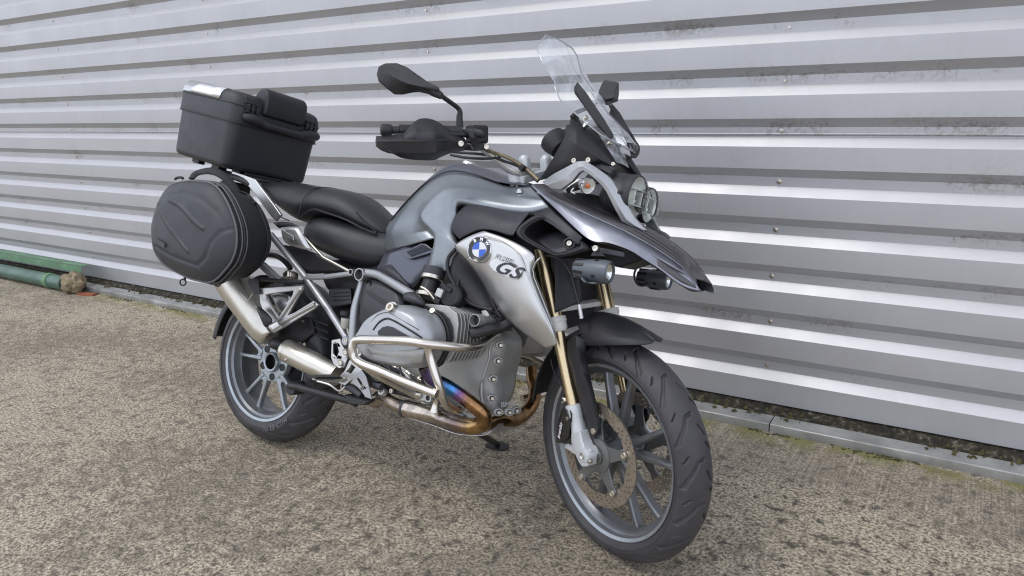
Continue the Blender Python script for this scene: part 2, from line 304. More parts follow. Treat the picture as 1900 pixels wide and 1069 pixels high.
# ------------------------------------------------------------------ the setting
WA=.025100; WD=1.1717; wu=V(math.cos(WA),math.sin(WA),0); wn=V(-math.sin(WA),math.cos(WA),0)   # wall direction, wall normal (away from camera)
def wp(u,d,z): return wu*u+wn*(WD-d)+V(0,0,z)         # d = distance in front of the recessed faces
def concrete_mat():
    m=bpy.data.materials.new('weathered_concrete'); m.use_nodes=True; n=m.node_tree.nodes; L=m.node_tree.links; b=n['Principled BSDF']; b.inputs['Roughness'].default_value=.88
    t=n.new('ShaderNodeTexCoord')
    def noise_(scale,detail=6,rough=.6,dist=0,vec=None):
        z=n.new('ShaderNodeTexNoise'); z.inputs['Scale'].default_value=scale; z.inputs['Detail'].default_value=detail; z.inputs['Roughness'].default_value=rough; z.inputs['Distortion'].default_value=dist
        L.new(vec or t.outputs['Object'],z.inputs['Vector']); return z
    def ramp(src,p0,p1,c0=0,c1=1):
        r=n.new('ShaderNodeMapRange'); r.inputs[1].default_value=p0; r.inputs[2].default_value=p1; r.inputs[3].default_value=c0; r.inputs[4].default_value=c1; L.new(src,r.inputs[0]); return r.outputs[0]
    def mix(fac,a,c,mode='MIX'):
        x=n.new('ShaderNodeMix'); x.data_type='RGBA'; x.blend_type=mode
        if isinstance(fac,float): x.inputs[0].default_value=fac
        else: L.new(fac,x.inputs[0])
        for s,v in ((6,a),(7,c)):
            if isinstance(v,tuple): x.inputs[s].default_value=(*v,1)
            else: L.new(v,x.inputs[s])
        return x.outputs[2]
    def math_(op,a,c):
        x=n.new('ShaderNodeMath'); x.operation=op
        for s,v in ((0,a),(1,c)):
            if isinstance(v,(int,float)): x.inputs[s].default_value=v
            else: L.new(v,x.inputs[s])
        return x.outputs[0]
    mp=n.new('ShaderNodeMapping'); mp.inputs['Rotation'].default_value=(0,0,WA); mp.inputs['Scale'].default_value=(1,.018,1); L.new(t.outputs['Object'],mp.inputs['Vector'])
    big=noise_(1.1,4,.55); mid=noise_(7,6,.62,.4); blotch=noise_(24,5,.6,.3); fine=noise_(98,7,.75,.2); grit=noise_(400,4,.8); brush=noise_(170,3,.55,0,mp.outputs[0])
    sep0=n.new('ShaderNodeSeparateXYZ'); L.new(t.outputs['Object'],sep0.inputs[0])
    # pale mortar, worn through to darker grit with lichen film in patches
    base=mix(ramp(fine.outputs['Fac'],.43,.56),(.165,.132,.088),(.82,.715,.54))
    base=mix(ramp(grit.outputs['Fac'],.47,.58,0,.7),base,(.085,.07,.05))
    dk=math_('ADD',math_('MULTIPLY',big.outputs['Fac'],.65),math_('MULTIPLY',mid.outputs['Fac'],.35))
    dk=math_('ADD',math_('MULTIPLY',dk,.6),math_('MULTIPLY',blotch.outputs['Fac'],.4))
    base=mix(ramp(dk,.46,.55,0,.5),base,(.10,.085,.062))
    sp=math_('MULTIPLY',ramp(blotch.outputs['Fac'],.565,.64,0,.8),ramp(math_('ADD',sep0.outputs['X'],math_('MULTIPLY',big.outputs['Fac'],2.2)),.9,2.6,.45,1)); base=mix(sp,base,(.055,.048,.038))
    # brushed finish showing in the strip near the wall on the right
    sep=n.new('ShaderNodeSeparateXYZ'); L.new(t.outputs['Object'],sep.inputs[0])
    nearw=math_('MULTIPLY',ramp(math_('ADD',sep.outputs['Y'],math_('MULTIPLY',mid.outputs['Fac'],.25)),.72,.88),ramp(sep.outputs['X'],1.0,1.5))
    br=ramp(brush.outputs['Fac'],.48,.70); base=mix(math_('MULTIPLY',nearw,math_('MULTIPLY',ramp(fine.outputs['Fac'],.40,.6,.75,.30),1.0)),base,mix(br,(.165,.138,.105),(.40,.35,.275)))
    # green algae film along the foot of the wall
    edge=ramp(math_('SUBTRACT',sep.outputs['Y'],math_('MULTIPLY',sep.outputs['X'],.025)),.87,.97); g=ramp(mid.outputs['Fac'],.42,.52); base=mix(math_('MULTIPLY',math_('MULTIPLY',edge,g),.75),base,(.20,.19,.05))
    L.new(base,b.inputs['Base Color'])
    vo=n.new('ShaderNodeTexVoronoi'); vo.inputs['Scale'].default_value=120; L.new(t.outputs['Object'],vo.inputs['Vector'])
    hgt=math_('ADD',math_('ADD',math_('MULTIPLY',fine.outputs['Fac'],1.0),math_('MULTIPLY',grit.outputs['Fac'],.35)),math_('ADD',math_('MULTIPLY',blotch.outputs['Fac'],.9),math_('MULTIPLY',vo.outputs['Distance'],.5)))
    hgt=math_('ADD',hgt,math_('MULTIPLY',math_('MULTIPLY',brush.outputs['Fac'],nearw),1.2))
    bp=n.new('ShaderNodeBump'); bp.inputs['Strength'].default_value=.85; bp.inputs['Distance'].default_value=.006; L.new(hgt,bp.inputs['Height']); L.new(bp.outputs['Normal'],b.inputs['Normal'])
    return m
M['concrete']=concrete_mat()
def cladding_mat():
    m=mat('silver_coated_steel',(.50,.503,.515),.62,.47,.05,60,var=.03,vscale=3,rvar=.04); n=m.node_tree.nodes; L=m.node_tree.links; b=n['Principled BSDF']
    src=b.inputs['Base Color'].links[0].from_socket
    t=n.new('ShaderNodeTexCoord')
    # rust and algae specks under the folds, dirt streaks running down
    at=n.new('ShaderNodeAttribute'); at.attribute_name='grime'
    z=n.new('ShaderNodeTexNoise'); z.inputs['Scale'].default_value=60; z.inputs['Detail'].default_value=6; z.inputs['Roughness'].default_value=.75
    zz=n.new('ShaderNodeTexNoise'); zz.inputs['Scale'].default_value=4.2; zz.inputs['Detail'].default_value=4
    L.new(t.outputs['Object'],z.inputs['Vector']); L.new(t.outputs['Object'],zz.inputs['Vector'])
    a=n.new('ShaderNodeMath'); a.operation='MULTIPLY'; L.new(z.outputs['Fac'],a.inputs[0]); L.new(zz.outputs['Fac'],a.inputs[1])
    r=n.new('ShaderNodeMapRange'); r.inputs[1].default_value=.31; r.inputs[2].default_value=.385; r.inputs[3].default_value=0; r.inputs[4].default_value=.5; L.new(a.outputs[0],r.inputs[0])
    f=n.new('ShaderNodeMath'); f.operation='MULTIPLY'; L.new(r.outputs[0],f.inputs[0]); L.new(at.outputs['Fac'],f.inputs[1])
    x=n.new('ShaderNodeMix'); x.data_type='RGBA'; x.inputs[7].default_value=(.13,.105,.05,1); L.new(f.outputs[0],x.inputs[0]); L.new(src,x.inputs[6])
    mp=n.new('ShaderNodeMapping'); mp.inputs['Scale'].default_value=(5,5,.55); L.new(t.outputs['Object'],mp.inputs['Vector'])
    z4=n.new('ShaderNodeTexNoise'); z4.inputs['Scale'].default_value=7; z4.inputs['Detail'].default_value=7; L.new(mp.outputs[0],z4.inputs['Vector'])
    r4=n.new('ShaderNodeMapRange'); r4.inputs[1].default_value=.45; r4.inputs[2].default_value=.8; r4.inputs[3].default_value=0; r4.inputs[4].default_value=.07; L.new(z4.outputs['Fac'],r4.inputs[0])
    y=n.new('ShaderNodeMix'); y.data_type='RGBA'; y.inputs[7].default_value=(.30,.28,.24,1); L.new(r4.outputs[0],y.inputs[0]); L.new(x.outputs[2],y.inputs[6]); L.new(y.outputs[2],b.inputs['Base Color'])
    return m
M['clad']=cladding_mat()
g=bpy.data.meshes.new('ground'); NG=2
# one sheet out to the horizon, finer near the motorcycle
xs=[-140,-60,-25,-12,-6,-4,-2,0,1,2,4,6,12,25,60,140]; ys=xs
vs=[(x,y,0) for y in ys for x in xs]; k=len(xs); g.from_pydata(vs,[],[(j*k+i,j*k+i+1,(j+1)*k+i+1,(j+1)*k+i) for j in range(k-1) for i in range(k-1)]); g.materials.append(M['concrete'])
gr=bpy.data.objects.new('ground',g); S.collection.objects.link(gr); gr['kind']='structure'; gr['label']='weathered brushed concrete yard with dark lichen patches'
# corrugated wall: two overlapping courses of sheeting, each a folded sheet with thickness
wall=thing('corrugated_wall','silver trapezoidal steel cladding wall with horizontal ribs behind the motorcycle','wall',bike=False)
PZ=.18941; Z0=1.15912; U0,U1=-13.,9.
def course(name,k_top,k_bot,top_lip,push):
    prof=[]; gr_=[]
    for kk in range(k_top,k_bot+1):
        z=Z0-kk*PZ
        if kk==k_top and not top_lip: prof+=[(0+push,z+.004)]; gr_+=[.9]
        else: prof+=[(.032+push,z+.058),(.030+push,z+.055),(push,z+.021)]; gr_+=[0.15,.2,.8]
        prof+=[(push,z-.015),(.030+push,z-.050),(.032+push,z-.0535)]; gr_+=[.15,0.1,0.05]
        prof+=[(.032+push,z-.092)] if not (kk==k_bot) else []
        gr_+=[0.0] if not (kk==k_bot) else []
        # (the next period starts at its own upper fold)
    return prof,gr_
def sheet(name,profile,grime):
    us=np.linspace(U0,U1,220); vs=[];fs=[];gm=[]; n=len(profile)
    for i,u in enumerate(us):
        for (d,z),gq in zip(profile,grime): vs.append(wp(u,d+.0022*noise.noise(V(u*1.1,0,z*1.7))+.0008*noise.noise(V(u*4,3,z*6)),z+.0012*noise.noise(V(u*.9,9,z*3)))); gm.append(gq)
    for i in range(len(us)-1):
        for j in range(n-1): fs.append((i*n+j,(i+1)*n+j,(i+1)*n+j+1,i*n+j+1))
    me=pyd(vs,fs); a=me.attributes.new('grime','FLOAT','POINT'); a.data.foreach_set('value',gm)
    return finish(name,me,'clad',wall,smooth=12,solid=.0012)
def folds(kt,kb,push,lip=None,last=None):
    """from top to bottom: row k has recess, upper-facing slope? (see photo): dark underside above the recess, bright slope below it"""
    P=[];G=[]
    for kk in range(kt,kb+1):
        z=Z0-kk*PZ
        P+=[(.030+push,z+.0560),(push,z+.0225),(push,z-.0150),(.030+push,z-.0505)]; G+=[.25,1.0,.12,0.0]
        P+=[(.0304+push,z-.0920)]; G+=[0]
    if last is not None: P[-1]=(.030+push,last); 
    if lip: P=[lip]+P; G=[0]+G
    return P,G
# lower course: rows 1..5 plus the recess strip of row 0 that tucks behind the upper course
P,G=folds(1,5,0,None,None); z5=Z0-5*PZ
P=[(-.001,Z0+.012),(-.001,Z0-.0150),(.030,Z0-.0505)]+P; G=[.3,.3,.0]+G
P[-1]=(.030,.064); P.append((.012,.060)); G.append(.6)
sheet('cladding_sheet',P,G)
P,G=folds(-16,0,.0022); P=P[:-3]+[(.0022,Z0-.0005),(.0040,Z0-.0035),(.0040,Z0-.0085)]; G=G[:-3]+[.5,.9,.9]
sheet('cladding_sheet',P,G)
# screws with dirt washers
sc=lathe('screw',wp(0,0,0),-wn,[(0,.011),(.0048,.011),(.0055,.005),(.0095,.004),(.0105,0),(.0105,-.002)],'bolt',wall,n=10)
scd=sc.data; sc0=sc.location.copy(); first=True
for u,rows in ((-3.3417,range(-5,6)),(-1.676,range(-5,6)),(-.0153,range(-5,6)),(1.6596,range(-5,6))):
    for kk in rows:
        if first: o=sc; first=False
        else: o=sc.copy(); S.collection.objects.link(o)
        o.location=wp(u+random.uniform(-.006,.006),.003,Z0-kk*PZ+(.004 if kk else .009)); 
# foot of the wall: mossy concrete plinth and the folded metal flashing on the ground
def plinth_mat():
    m=mat('mossy_concrete',(.05,.045,.035),0,.95); n=m.node_tree.nodes; L=m.node_tree.links; b=n['Principled BSDF']; t=n.new('ShaderNodeTexCoord')
    z=n.new('ShaderNodeTexNoise'); z.inputs['Scale'].default_value=38; z.inputs['Detail'].default_value=8; z.inputs['Roughness'].default_value=.7; L.new(t.outputs['Object'],z.inputs['Vector'])
    r=n.new('ShaderNodeValToRGB'); e=r.color_ramp.elements; e[0].position=.38; e[0].color=(.012,.011,.007,1); e[1].position=.70; e[1].color=(.20,.18,.14,1); k=e.new(.54); k.color=(.035,.030,.018,1); L.new(z.outputs['Fac'],r.inputs[0]); L.new(r.outputs[0],b.inputs['Base Color'])
    bp=n.new('ShaderNodeBump'); bp.inputs['Distance'].default_value=.01; L.new(z.outputs['Fac'],bp.inputs['Height']); L.new(bp.outputs['Normal'],b.inputs['Normal']); return m
M['plinth']=plinth_mat()
def strip(name,prof,m,parent,nu=260,jit=0,u0=U0,u1=U1):
    us=np.linspace(u0,u1,nu); n=len(prof); vs=[]
    for i,u in enumerate(us):
        for j,(d,z) in enumerate(prof):
            q=noise.noise(V(u*14,j*3.1,0))*jit; q2=noise.noise(V(u*9,j*5.3,4))*jit
            vs.append(wp(u,d+q,z+q2))
    fs=[(i*n+j,(i+1)*n+j,(i+1)*n+j+1,i*n+j+1) for i in range(nu-1) for j in range(n-1)]
    return finish(name,fixn(pyd(vs,fs)),m,parent,smooth=30)
strip('plinth',[(-.06,.30),(-.02,.085),(.012,.066),(.03,.05),(.052,.036),(.10,.022),(.125,.006),(.125,-.02)],'plinth',wall,jit=.005,nu=900)
rail_m=mat('dull_metal_flashing',(.34,.34,.32),.4,.42,.3,90,var=.3,vscale=9,rvar=.1); 
for a_,b_ in ((-13,-2.55),(-2.546,-.6),(-.596,1.72),(1.724,4.2),(4.204,9)):
    o=strip('base_flashing',[(.086,.0345),(.168,.0335),(.1705,.031),(.1735,.003),(.172,-.004),(.086,-.004),(.086,.0345)],rail_m,wall,nu=40,jit=.0012,u0=a_,u1=b_)
# moss tufts along plinth and in front of the flashing
def tufts():
    vs=[];fs=[]
    def blob(c,r,h):
        b=len(vs); n=7
        for i in range(n):
            a=2*PI*i/n; q=r*random.uniform(.6,1.25); vs.append(c+V(math.cos(a)*q,math.sin(a)*q,0))
        for i in range(n):
            a=2*PI*i/n+.4; q=r*random.uniform(.35,.75); vs.append(c+V(math.cos(a)*q,math.sin(a)*q,h*random.uniform(.6,1)))
        vs.append(c+V(random.uniform(-.3,.3)*r,random.uniform(-.3,.3)*r,h*1.15))
        for i in range(n): fs.append((b+i,b+(i+1)%n,b+n+(i+1)%n,b+n+i)); fs.append((b+n+i,b+n+(i+1)%n,b+2*n))
    for i in range(2600):
        u=random.uniform(-4.6,3.6); dens=noise.noise(V(u*2.2,0,3))
        if random.random()<.5:
            if dens<-.05: continue
            blob(wp(u,random.uniform(.03,.12),.018+.02*random.random()),random.uniform(.004,.014),random.uniform(.004,.012))
        else:
            if noise.noise(V(u*3.1,7,3))<.02: continue
            blob(wp(u,.176+abs(random.gauss(0,.012)),-.001),random.uniform(.003,.009),random.uniform(.002,.006))
    me=pyd(vs,fs); o=finish('moss',me,mat('moss',(.055,.052,.016),0,.95,var=.6,vscale=25),None,smooth=80); o.parent=None; o['kind']='stuff'; o['label']='low moss growing along the foot of the wall'; return o
X.root=None; tufts()
def grit():
    vs=[];fs=[]
    for i in range(1500):
        x,y=random.uniform(-3.6,2.9),random.uniform(-1.6,.98); 
        if noise.noise(V(x*1.7,y*1.7,2))<-.1 and random.random()<.7: continue
        r=random.choice((.0012,.0016,.002,.0026,.0036)); b=len(vs); a0=random.random()*6; h=r*random.uniform(.5,1.0)
        for j in range(5): a=a0+j*2*PI/5; q=r*random.uniform(.7,1.3); vs.append((x+q*math.cos(a),y+q*math.sin(a),0))
        vs.append((x+r*.2,y,h)); fs+= [(b+j,b+(j+1)%5,b+5) for j in range(5)]
    o=finish('grit',pyd(vs,fs),mat('loose_grit',(.20,.17,.13),0,.9,var=.6,vscale=9),None,smooth=None); o['kind']='stuff'; o['label']='fine loose grit scattered over the concrete'
grit()
# green drain pipe and green steel angle on the ground at far left, broken lump of mortar on the pipe end, brick shard
pipe=thing('drain_pipe','dark green pipe lying on the concrete against the wall','pipe',org=tuple(wp(-3.75,.27,0)),bike=False); pm=mat('faded_green_pipe',(.075,.14,.105),.1,.42,.3,200,var=.3,vscale=6,rvar=.1)
gp=[wp(-6.6,.245,.062),wp(-4.4,.245,.060),wp(-3.36,.245,.056)]
lathe('pipe_body',wp(-3.34,.245,.060),-wu,[(0,0),(.047,0),(.052,.004),(.052,3.3),(0,3.3)],pm)
lathe('collar',wp(-3.52,.245,.060),-wu,[(.053,0),(.0575,.002),(.0575,.055),(.054,.058)],mat('green_collar',(.11,.22,.11),0,.5,var=.2))
ang=thing('steel_angle','pale green painted steel angle lying along the wall above the pipe','metal angle',org=tuple(wp(-3.75,.1,0)),bike=False)
am=mat('pale_green_paint',(.13,.25,.14),0,.55,.4,90,var=.25,vscale=8,rvar=.1)
A0,A1=wp(-6.6,.150,.15),wp(-3.26,.150,.15)
plate('web',[A0+V(0,0,-.024),A1+V(0,0,-.024),A1+V(0,0,.024),A0+V(0,0,.024)],.005,am)
plate('flange',[A0+wn*.006+V(0,0,.025),A1+wn*.006+V(0,0,.025),A1+wn*.06+V(0,0,.025),A0+wn*.06+V(0,0,.025)],.005,am)
plate('support_foot',[A1+wn*.02+wu*-.1+V(0,0,-.15),A1+wn*.02+wu*-.06+V(0,0,-.15),A1+wn*.02+wu*-.06+V(0,0,.02),A1+wn*.02+wu*-.1+V(0,0,.02)],.01,am)
def lump(name,label,cat,c,r,sq,m,rough=.22,lev=4,seed=0):
    bm=bmesh.new(); bmesh.ops.create_icosphere(bm,subdivisions=lev,radius=1)
    for v in bm.verts:
        d=v.co.normalized(); f=1+noise.fractal(d*2.1+V(seed,0,0),1,2,5)*rough+noise.noise(d*9+V(0,seed,0))*.10; f2=noise.noise(d*4.2+V(seed,5,0))
        if f2<-.25: f-=.14*min(1,(-f2-.25)*5)
        v.co=V(d.x*sq[0],d.y*sq[1],d.z*sq[2])*f*r
        v.co.z=max(v.co.z,-c[2]+.0005)
    me=bpy.data.meshes.new(name); bm.to_mesh(me); bm.free(); me.materials.append(m); o=bpy.data.objects.new(name,me); S.collection.objects.link(o); o.location=c
    me.polygons.foreach_set('use_smooth',[True]*len(me.polygons)); o['label']=label; o['category']=cat; return o
lump('mortar_lump','rough beige lump of broken mortar stuck on the end of the green pipe','rubble',wp(-3.245,.235,.074),.083,(1.12,.95,.95),mat('crumbly_mortar',(.27,.22,.14),0,.95,1,120,var=.5,vscale=16),rough=.3,seed=3)
X.root=None; X.org=V(0,0,0)
bs=plate('brick_shard',[wp(-3.17,.225,.012),wp(-3.02,.190,.012),wp(-3.0,.235,.016),wp(-3.08,.26,.018),wp(-3.16,.27,.010)],.018,mat('broken_brick',(.28,.09,.045),0,.9,.6,90,var=.3,vscale=30),bevel=.003)
bs['label']='flat shard of orange red brick beside the mortar lump'; bs['category']='brick piece'
# dead leaves
lm=mat('dead_leaf',(.11,.03,.02),0,.6,var=.4,vscale=50)
def leaf(px,lab,s=1,a=0,m=lm,cat='leaf'):
    pts=[(-.03,0,.002),(-.018,.010,.008),(0,.014,.010),(.016,.008,.006),(.03,0,.003),(.016,-.008,.009),(0,-.013,.004),(-.018,-.009,.007)]
    R=Matrix.Rotation(a,3,'Z'); P=[V(px)+(R@V(p))*s for p in pts]; C0=V(px)+V(0,0,.003*s)
    me=pyd(P+[C0],[(i,(i+1)%8,8) for i in range(8)]); o=finish('fallen_leaf',me,m,None,solid=.0006,smooth=None); o['label']=lab; o['category']=cat; o['group']='dead leaves at the wall foot'; return o
X.root=None; X.org=V(0,0,0)
leaf((1.9917,2.7398,0.003),'larger curled dark red leaf on the concrete in front of the flashing',1.0,.4)
leaf((1.9096,2.7767,0.01),'smaller dark red leaf lying against the metal flashing',.5,-.3)
# ------------------------------------------------------------------ the motorcycle
moto=thing('motorcycle','grey and silver adventure touring motorcycle on its stand before the ribbed metal wall','motorcycle')
def seg_dist(px,py,ax,ay,bx,by):
    dx,dy=bx-ax,by-ay; t=np.clip(((px-ax)*dx+(py-ay)*dy)/(dx*dx+dy*dy),0,1); return np.hypot(px-ax-t*dx,py-ay-t*dy)
def make_tyre(cx,cz,R,rc,hw,rim_r,bead,period_n,motifs,parent):
    NT=1500; A=np.linspace(-1,1,84)
    # cross-section by arc parameter: sidewalls then crown
    prof=[]
    side=[(-bead,rim_r+.001),(-bead-.002,rim_r+.006),(-hw*.99,rim_r+(R-rim_r)*.30),(-hw,R-rc+.30*rc),(-hw*.985,R-rc+.44*rc)]
    amax=math.asin(min(.985,hw*.975/rc)); crown=[(rc*math.sin(a),R-rc+rc*math.cos(a)) for a in np.linspace(-amax,amax,96)]
    sp=crom([(a,b,0) for a,b in [side[0],side[1],side[2],(-hw*1.0,crown[0][1]-.012),crown[0]]],5); left=[(p.x,p.y) for p in sp][:-1]
    prof=left+crown+[(-a,b) for a,b in left[::-1]]
    prof=np.array(prof); K=len(prof); th=np.linspace(0,2*PI,NT,endpoint=False)
    arc=R*th; Lp=2*PI*R/period_n; T,J=np.meshgrid(arc,np.arange(K),indexing='ij'); y=prof[J,0]; r=prof[J,1].copy()
    u=np.mod(T,Lp); dep=np.zeros_like(u)
    for (w,pts) in motifs:
        for sh in (-Lp,0,Lp):
            for (a,b) in zip(pts[:-1],pts[1:]):
                d=seg_dist(u,y,a[0]+sh,a[1],b[0]+sh,b[1]); dep=np.maximum(dep,np.clip((w-d)/.0016+.35,0,1))
    ins=(J>=len(left)-1)&(J<=K-len(left)); r-=dep*.008*ins
    # flat spot where the weight rests
    co=np.stack([cx+r*np.cos(th)[:,None],y,cz+r*np.sin(th)[:,None]],-1).reshape(-1,3)
    i=np.arange(NT)[:,None]; j=np.arange(K-1)[None,:]; a=i*K+j; b=((i+1)%NT)*K+j
    f=np.stack([a,b,b+1,a+1],-1).reshape(-1,4)
    me=bpy.data.meshes.new('tyre'); me.vertices.add(len(co)); me.vertices.foreach_set('co',co.ravel()); me.loops.add(f.size); me.loops.foreach_set('vertex_index',f.ravel().astype(np.int32))
    me.polygons.add(len(f)); me.polygons.foreach_set('loop_start',np.arange(0,f.size,4,dtype=np.int32)); me.polygons.foreach_set('loop_total',np.full(len(f),4,dtype=np.int32)); me.update(); me.validate()
    me.flip_normals()
    return finish('tyre',me,'rubber',parent,smooth=None)
def rim_prof(R,hw,well):
    f=R
    return [(f-.009,-hw+.004),(f-.0005,-hw-.001),(f+.001,-hw),(f+.001,-hw+.004),(f-.012,-hw+.010),(f-.014,0),(f-.012,hw-.010),(f+.001,hw-.004),(f,hw),(f-.009,hw-.004),(f-.012,hw-.009),(f-.014,hw-.013),(f-.022,hw-.017),(well+.002,hw*.42),(well,hw*.36),(well-.001,0),(well,-hw*.36),(well+.003,-hw*.42),(f-.022,-hw+.020),(f-.013,-hw+.014),(f-.011,-hw+.009)]
def spoke(cx,cz,y0,r0,a0,y1,r1,a1,w0,w1,t0,t1,m,parent,name='spoke',mid=None):
    """cast spoke from hub (radius r0, angle a0) to rim; T-shaped section with raised rib"""
    p0=V(cx+r0*math.cos(a0),y0,cz+r0*math.sin(a0)); p1=V(cx+r1*math.cos(a1),y1,cz+r1*math.sin(a1)); d=(p1-p0).normalized(); s=d.cross(V(0,1,0)).normalized(); secs=[]
    nY=V(0,1,0)
    for k in range(6):
        t=k/5; p=p0.lerp(p1,t); 
        if mid: p+=V(0,mid*math.sin(PI*t),0)
        w=w0+(w1-w0)*t+(.010*max(0,(t-.85)/.15)**1.5); h=t0+(t1-t0)*t
        secs.append([p+s*w*.5-nY*h*.30,p+s*w*.28-nY*h*.5,p-s*w*.28-nY*h*.5,p-s*w*.5-nY*h*.30,p-s*w*.42+nY*h*.5,p+s*w*.42+nY*h*.5])
    return loft(name,secs,m,parent,sub=0,smooth=32,bevel=.0018)
# ---- front wheel (turned with the bars)
X.st=True
fx,fz=WB,.3254
fw=lathe('front_wheel',(fx,0,fz),(0,1,0),rim_prof(.2555,.046,.2255),'wheel',n=160,closed=True,smooth=28)
L0=2*PI*.325/23
make_tyre(fx,fz,.325,.062,.0595,.2555,.045,17,[(.0048,[(.0,-.053),(.022,-.046),(.064,-.024),(.070,-.022),(.074,-.006)]),(.0022,[(.070,-.050),(.086,-.041)]),(.0046,[(.062,.053),(.096,.034),(.112,.016)]),(.0026,[(.010,.022),(.042,.003)]),(.0022,[(.030,.048),(.048,.040)])],fw)
lathe('hub',(fx,0,fz),(0,1,0),[(.012,-.062),(.030,-.062),(.032,-.055),(.034,-.030),(.040,-.018),(.042,0),(.040,.018),(.034,.030),(.032,.062),(.012,.062)],'wheel',fw,closed=True,smooth=30)
lathe('wheel_edge',(fx,0,fz),(0,1,0),[(.2565,-.0468),(.2480,-.0440),(.2472,-.0450),(.2560,-.0485)],'wheel_edge',fw,n=160,closed=True)
PH=math.radians(18)
for k in range(5):
    a=PH+k*2*PI/5
    for s in (-1,1):
        spoke(fx,fz,-.004,.036,a+s*.10,.0,.229,a+s*.235,.030,.013,.036,.026,'wheel',fw)
    # web that joins each pair near the hub
    c=[(fx+r*math.cos(a+t),-.014,fz+r*math.sin(a+t)) for r,t in ((.036,-.5),(.085,-.17),(.095,0),(.085,.17),(.036,.5))]
    plate('spoke_web',c,(0,.022,0),'wheel',fw,bevel=.002)
def disc(cx,cz,y,R,r,nh,th,parent,side,arms=5,ph=0,hub=.05):
    out=[(cx+R*math.cos(t),y,cz+R*math.sin(t)) for t in np.linspace(0,2*PI,96,endpoint=False)]
    inn=[(cx+(r+(.0035 if i%8<4 else 0))*math.cos(t),y,cz+(r+(.0035 if i%8<4 else 0))*math.sin(t)) for i,t in enumerate(np.linspace(0,2*PI,80,endpoint=False))][::-1]
    hs=[inn]; rows=[(r+(R-r)*q) for q in (.2,.42,.64,.86)]
    for i in range(nh):
        for q,rr in enumerate(rows):
            if (i+q)%4==3 and q!=1: continue
            a=2*PI*i/nh+q*.055+ (0 if i%2 else .02); hs.append([(cx+rr*math.cos(a)+.0029*math.cos(b),y,cz+rr*math.sin(a)+.0029*math.sin(b)) for b in np.linspace(0,2*PI,8,endpoint=False)][::-1])
    o=plate('brake_disc',out,(0,th,0),'disc',parent,holes=hs,bevel=0)
    yy=y+side*.004
    for k in range(arms):
        a=ph+k*2*PI/arms; pts=[]
        for rr,t in ((hub,-.55),(hub*1.35,-.33),(r-.018,-.15),(r+.002,-.16),(r+.009,-.05),(r+.009,.05),(r+.002,.16),(r-.018,.15),(hub*1.35,.33),(hub,.55)): pts.append((cx+rr*math.cos(a+t),yy,cz+rr*math.sin(a+t)))
        plate('carrier_arm',pts,(0,.006,0),'spider',o,bevel=.0015)
        bolt((cx+(r+.001)*math.cos(a),yy-.002 if side<0 else yy+.006,cz+(r+.001)*math.sin(a)),(0,side,0),.010,.003,'bolt',o,'bobbin')
    lathe('carrier_hub',(cx,yy,cz),(0,1,0),[(hub-.022,-.004),(hub-.01,-.006),(hub+.004,-.002),(hub+.004,.007),(hub-.022,.007)],'spider',o,closed=True)
    return o
disc(fx,fz,-.080,.1525,.113,38,.0045,moto,-1,ph=math.radians(-55),hub=.048)
disc(fx,fz,.078,.1525,.113,38,.0045,moto,1,ph=math.radians(20),hub=.048)
lathe('front_axle',(fx,0,fz),(0,1,0),[(0,-.088),(.018,-.088),(.018,-.062),(.0255,-.062),(.0255,-.085),(.027,-.092),(.020,-.094),(.020,-.100),(.011,-.100),(.011,.1),(0,.1)],'spider',n=30)
# ---- rear wheel
X.st=False
rz=.318
rw=lathe('rear_wheel',(0,0,rz),(0,1,0),rim_prof(.231,.078,.199),'wheel',n=150,closed=True,smooth=28)
make_tyre(0,rz,.318,.093,.0865,.231,.077,15,[(.0048,[(.0,-.078),(.036,-.062),(.082,-.034),(.088,-.010)]),(.0026,[(.070,-.074),(.094,-.062)]),(.0044,[(.066,.076),(.11,.045),(.128,.014)]),(.0028,[(.015,.034),(.045,.012)]),(.0026,[(.024,-.034),(.044,-.012)])],rw)
lathe('wheel_edge',(0,0,rz),(0,1,0),[(.232,-.0788),(.2225,-.0755),(.2215,-.077),(.2315,-.0808)],'wheel_edge',rw,n=150,closed=True)
HY=-.030
lathe('hub',(0,0,rz),(0,1,0),[(.030,HY-.016),(.037,HY-.018),(.040,HY-.014),(.041,HY-.004),(.078,HY-.004),(.082,HY),(.082,HY+.02),(.05,HY+.06),(.03,HY+.06)],'wheel_edge',rw,closed=True,smooth=30)
PR=math.radians(24)
for k in range(5):
    a=PR+k*2*PI/5
    for s in (-1,1):
        spoke(0,rz,HY+.006,.072,a+s*.16,HY+.004,.203,a+s*.225,.022,.012,.026,.020,'wheel_edge',rw)
    plate('spoke_web',[(r*math.cos(a+t),HY-.004,rz+r*math.sin(a+t)) for r,t in ((.07,-.36),(.098,-.19),(.102,-.10),(.094,0),(.102,.10),(.098,.19),(.07,.36))],(0,.016,0),'wheel_edge',rw,bevel=.002)
    a2=a+PI/5
    lathe('bolt_hole_shade',(.060*math.cos(a2),HY-.0045,rz+.060*math.sin(a2)),(0,1,0),[(.0145,.003),(.0145,-.002),(.0125,-.0022),(.012,-.0008),(0,-.0008)],'black',rw,n=20)  # flush black disc: the dark of a bolt hole put into the colour
lathe('hub_bore',(0,HY-.012,rz),(0,1,0),[(.030,0),(.029,.03),(0,.03)],'black',rw)
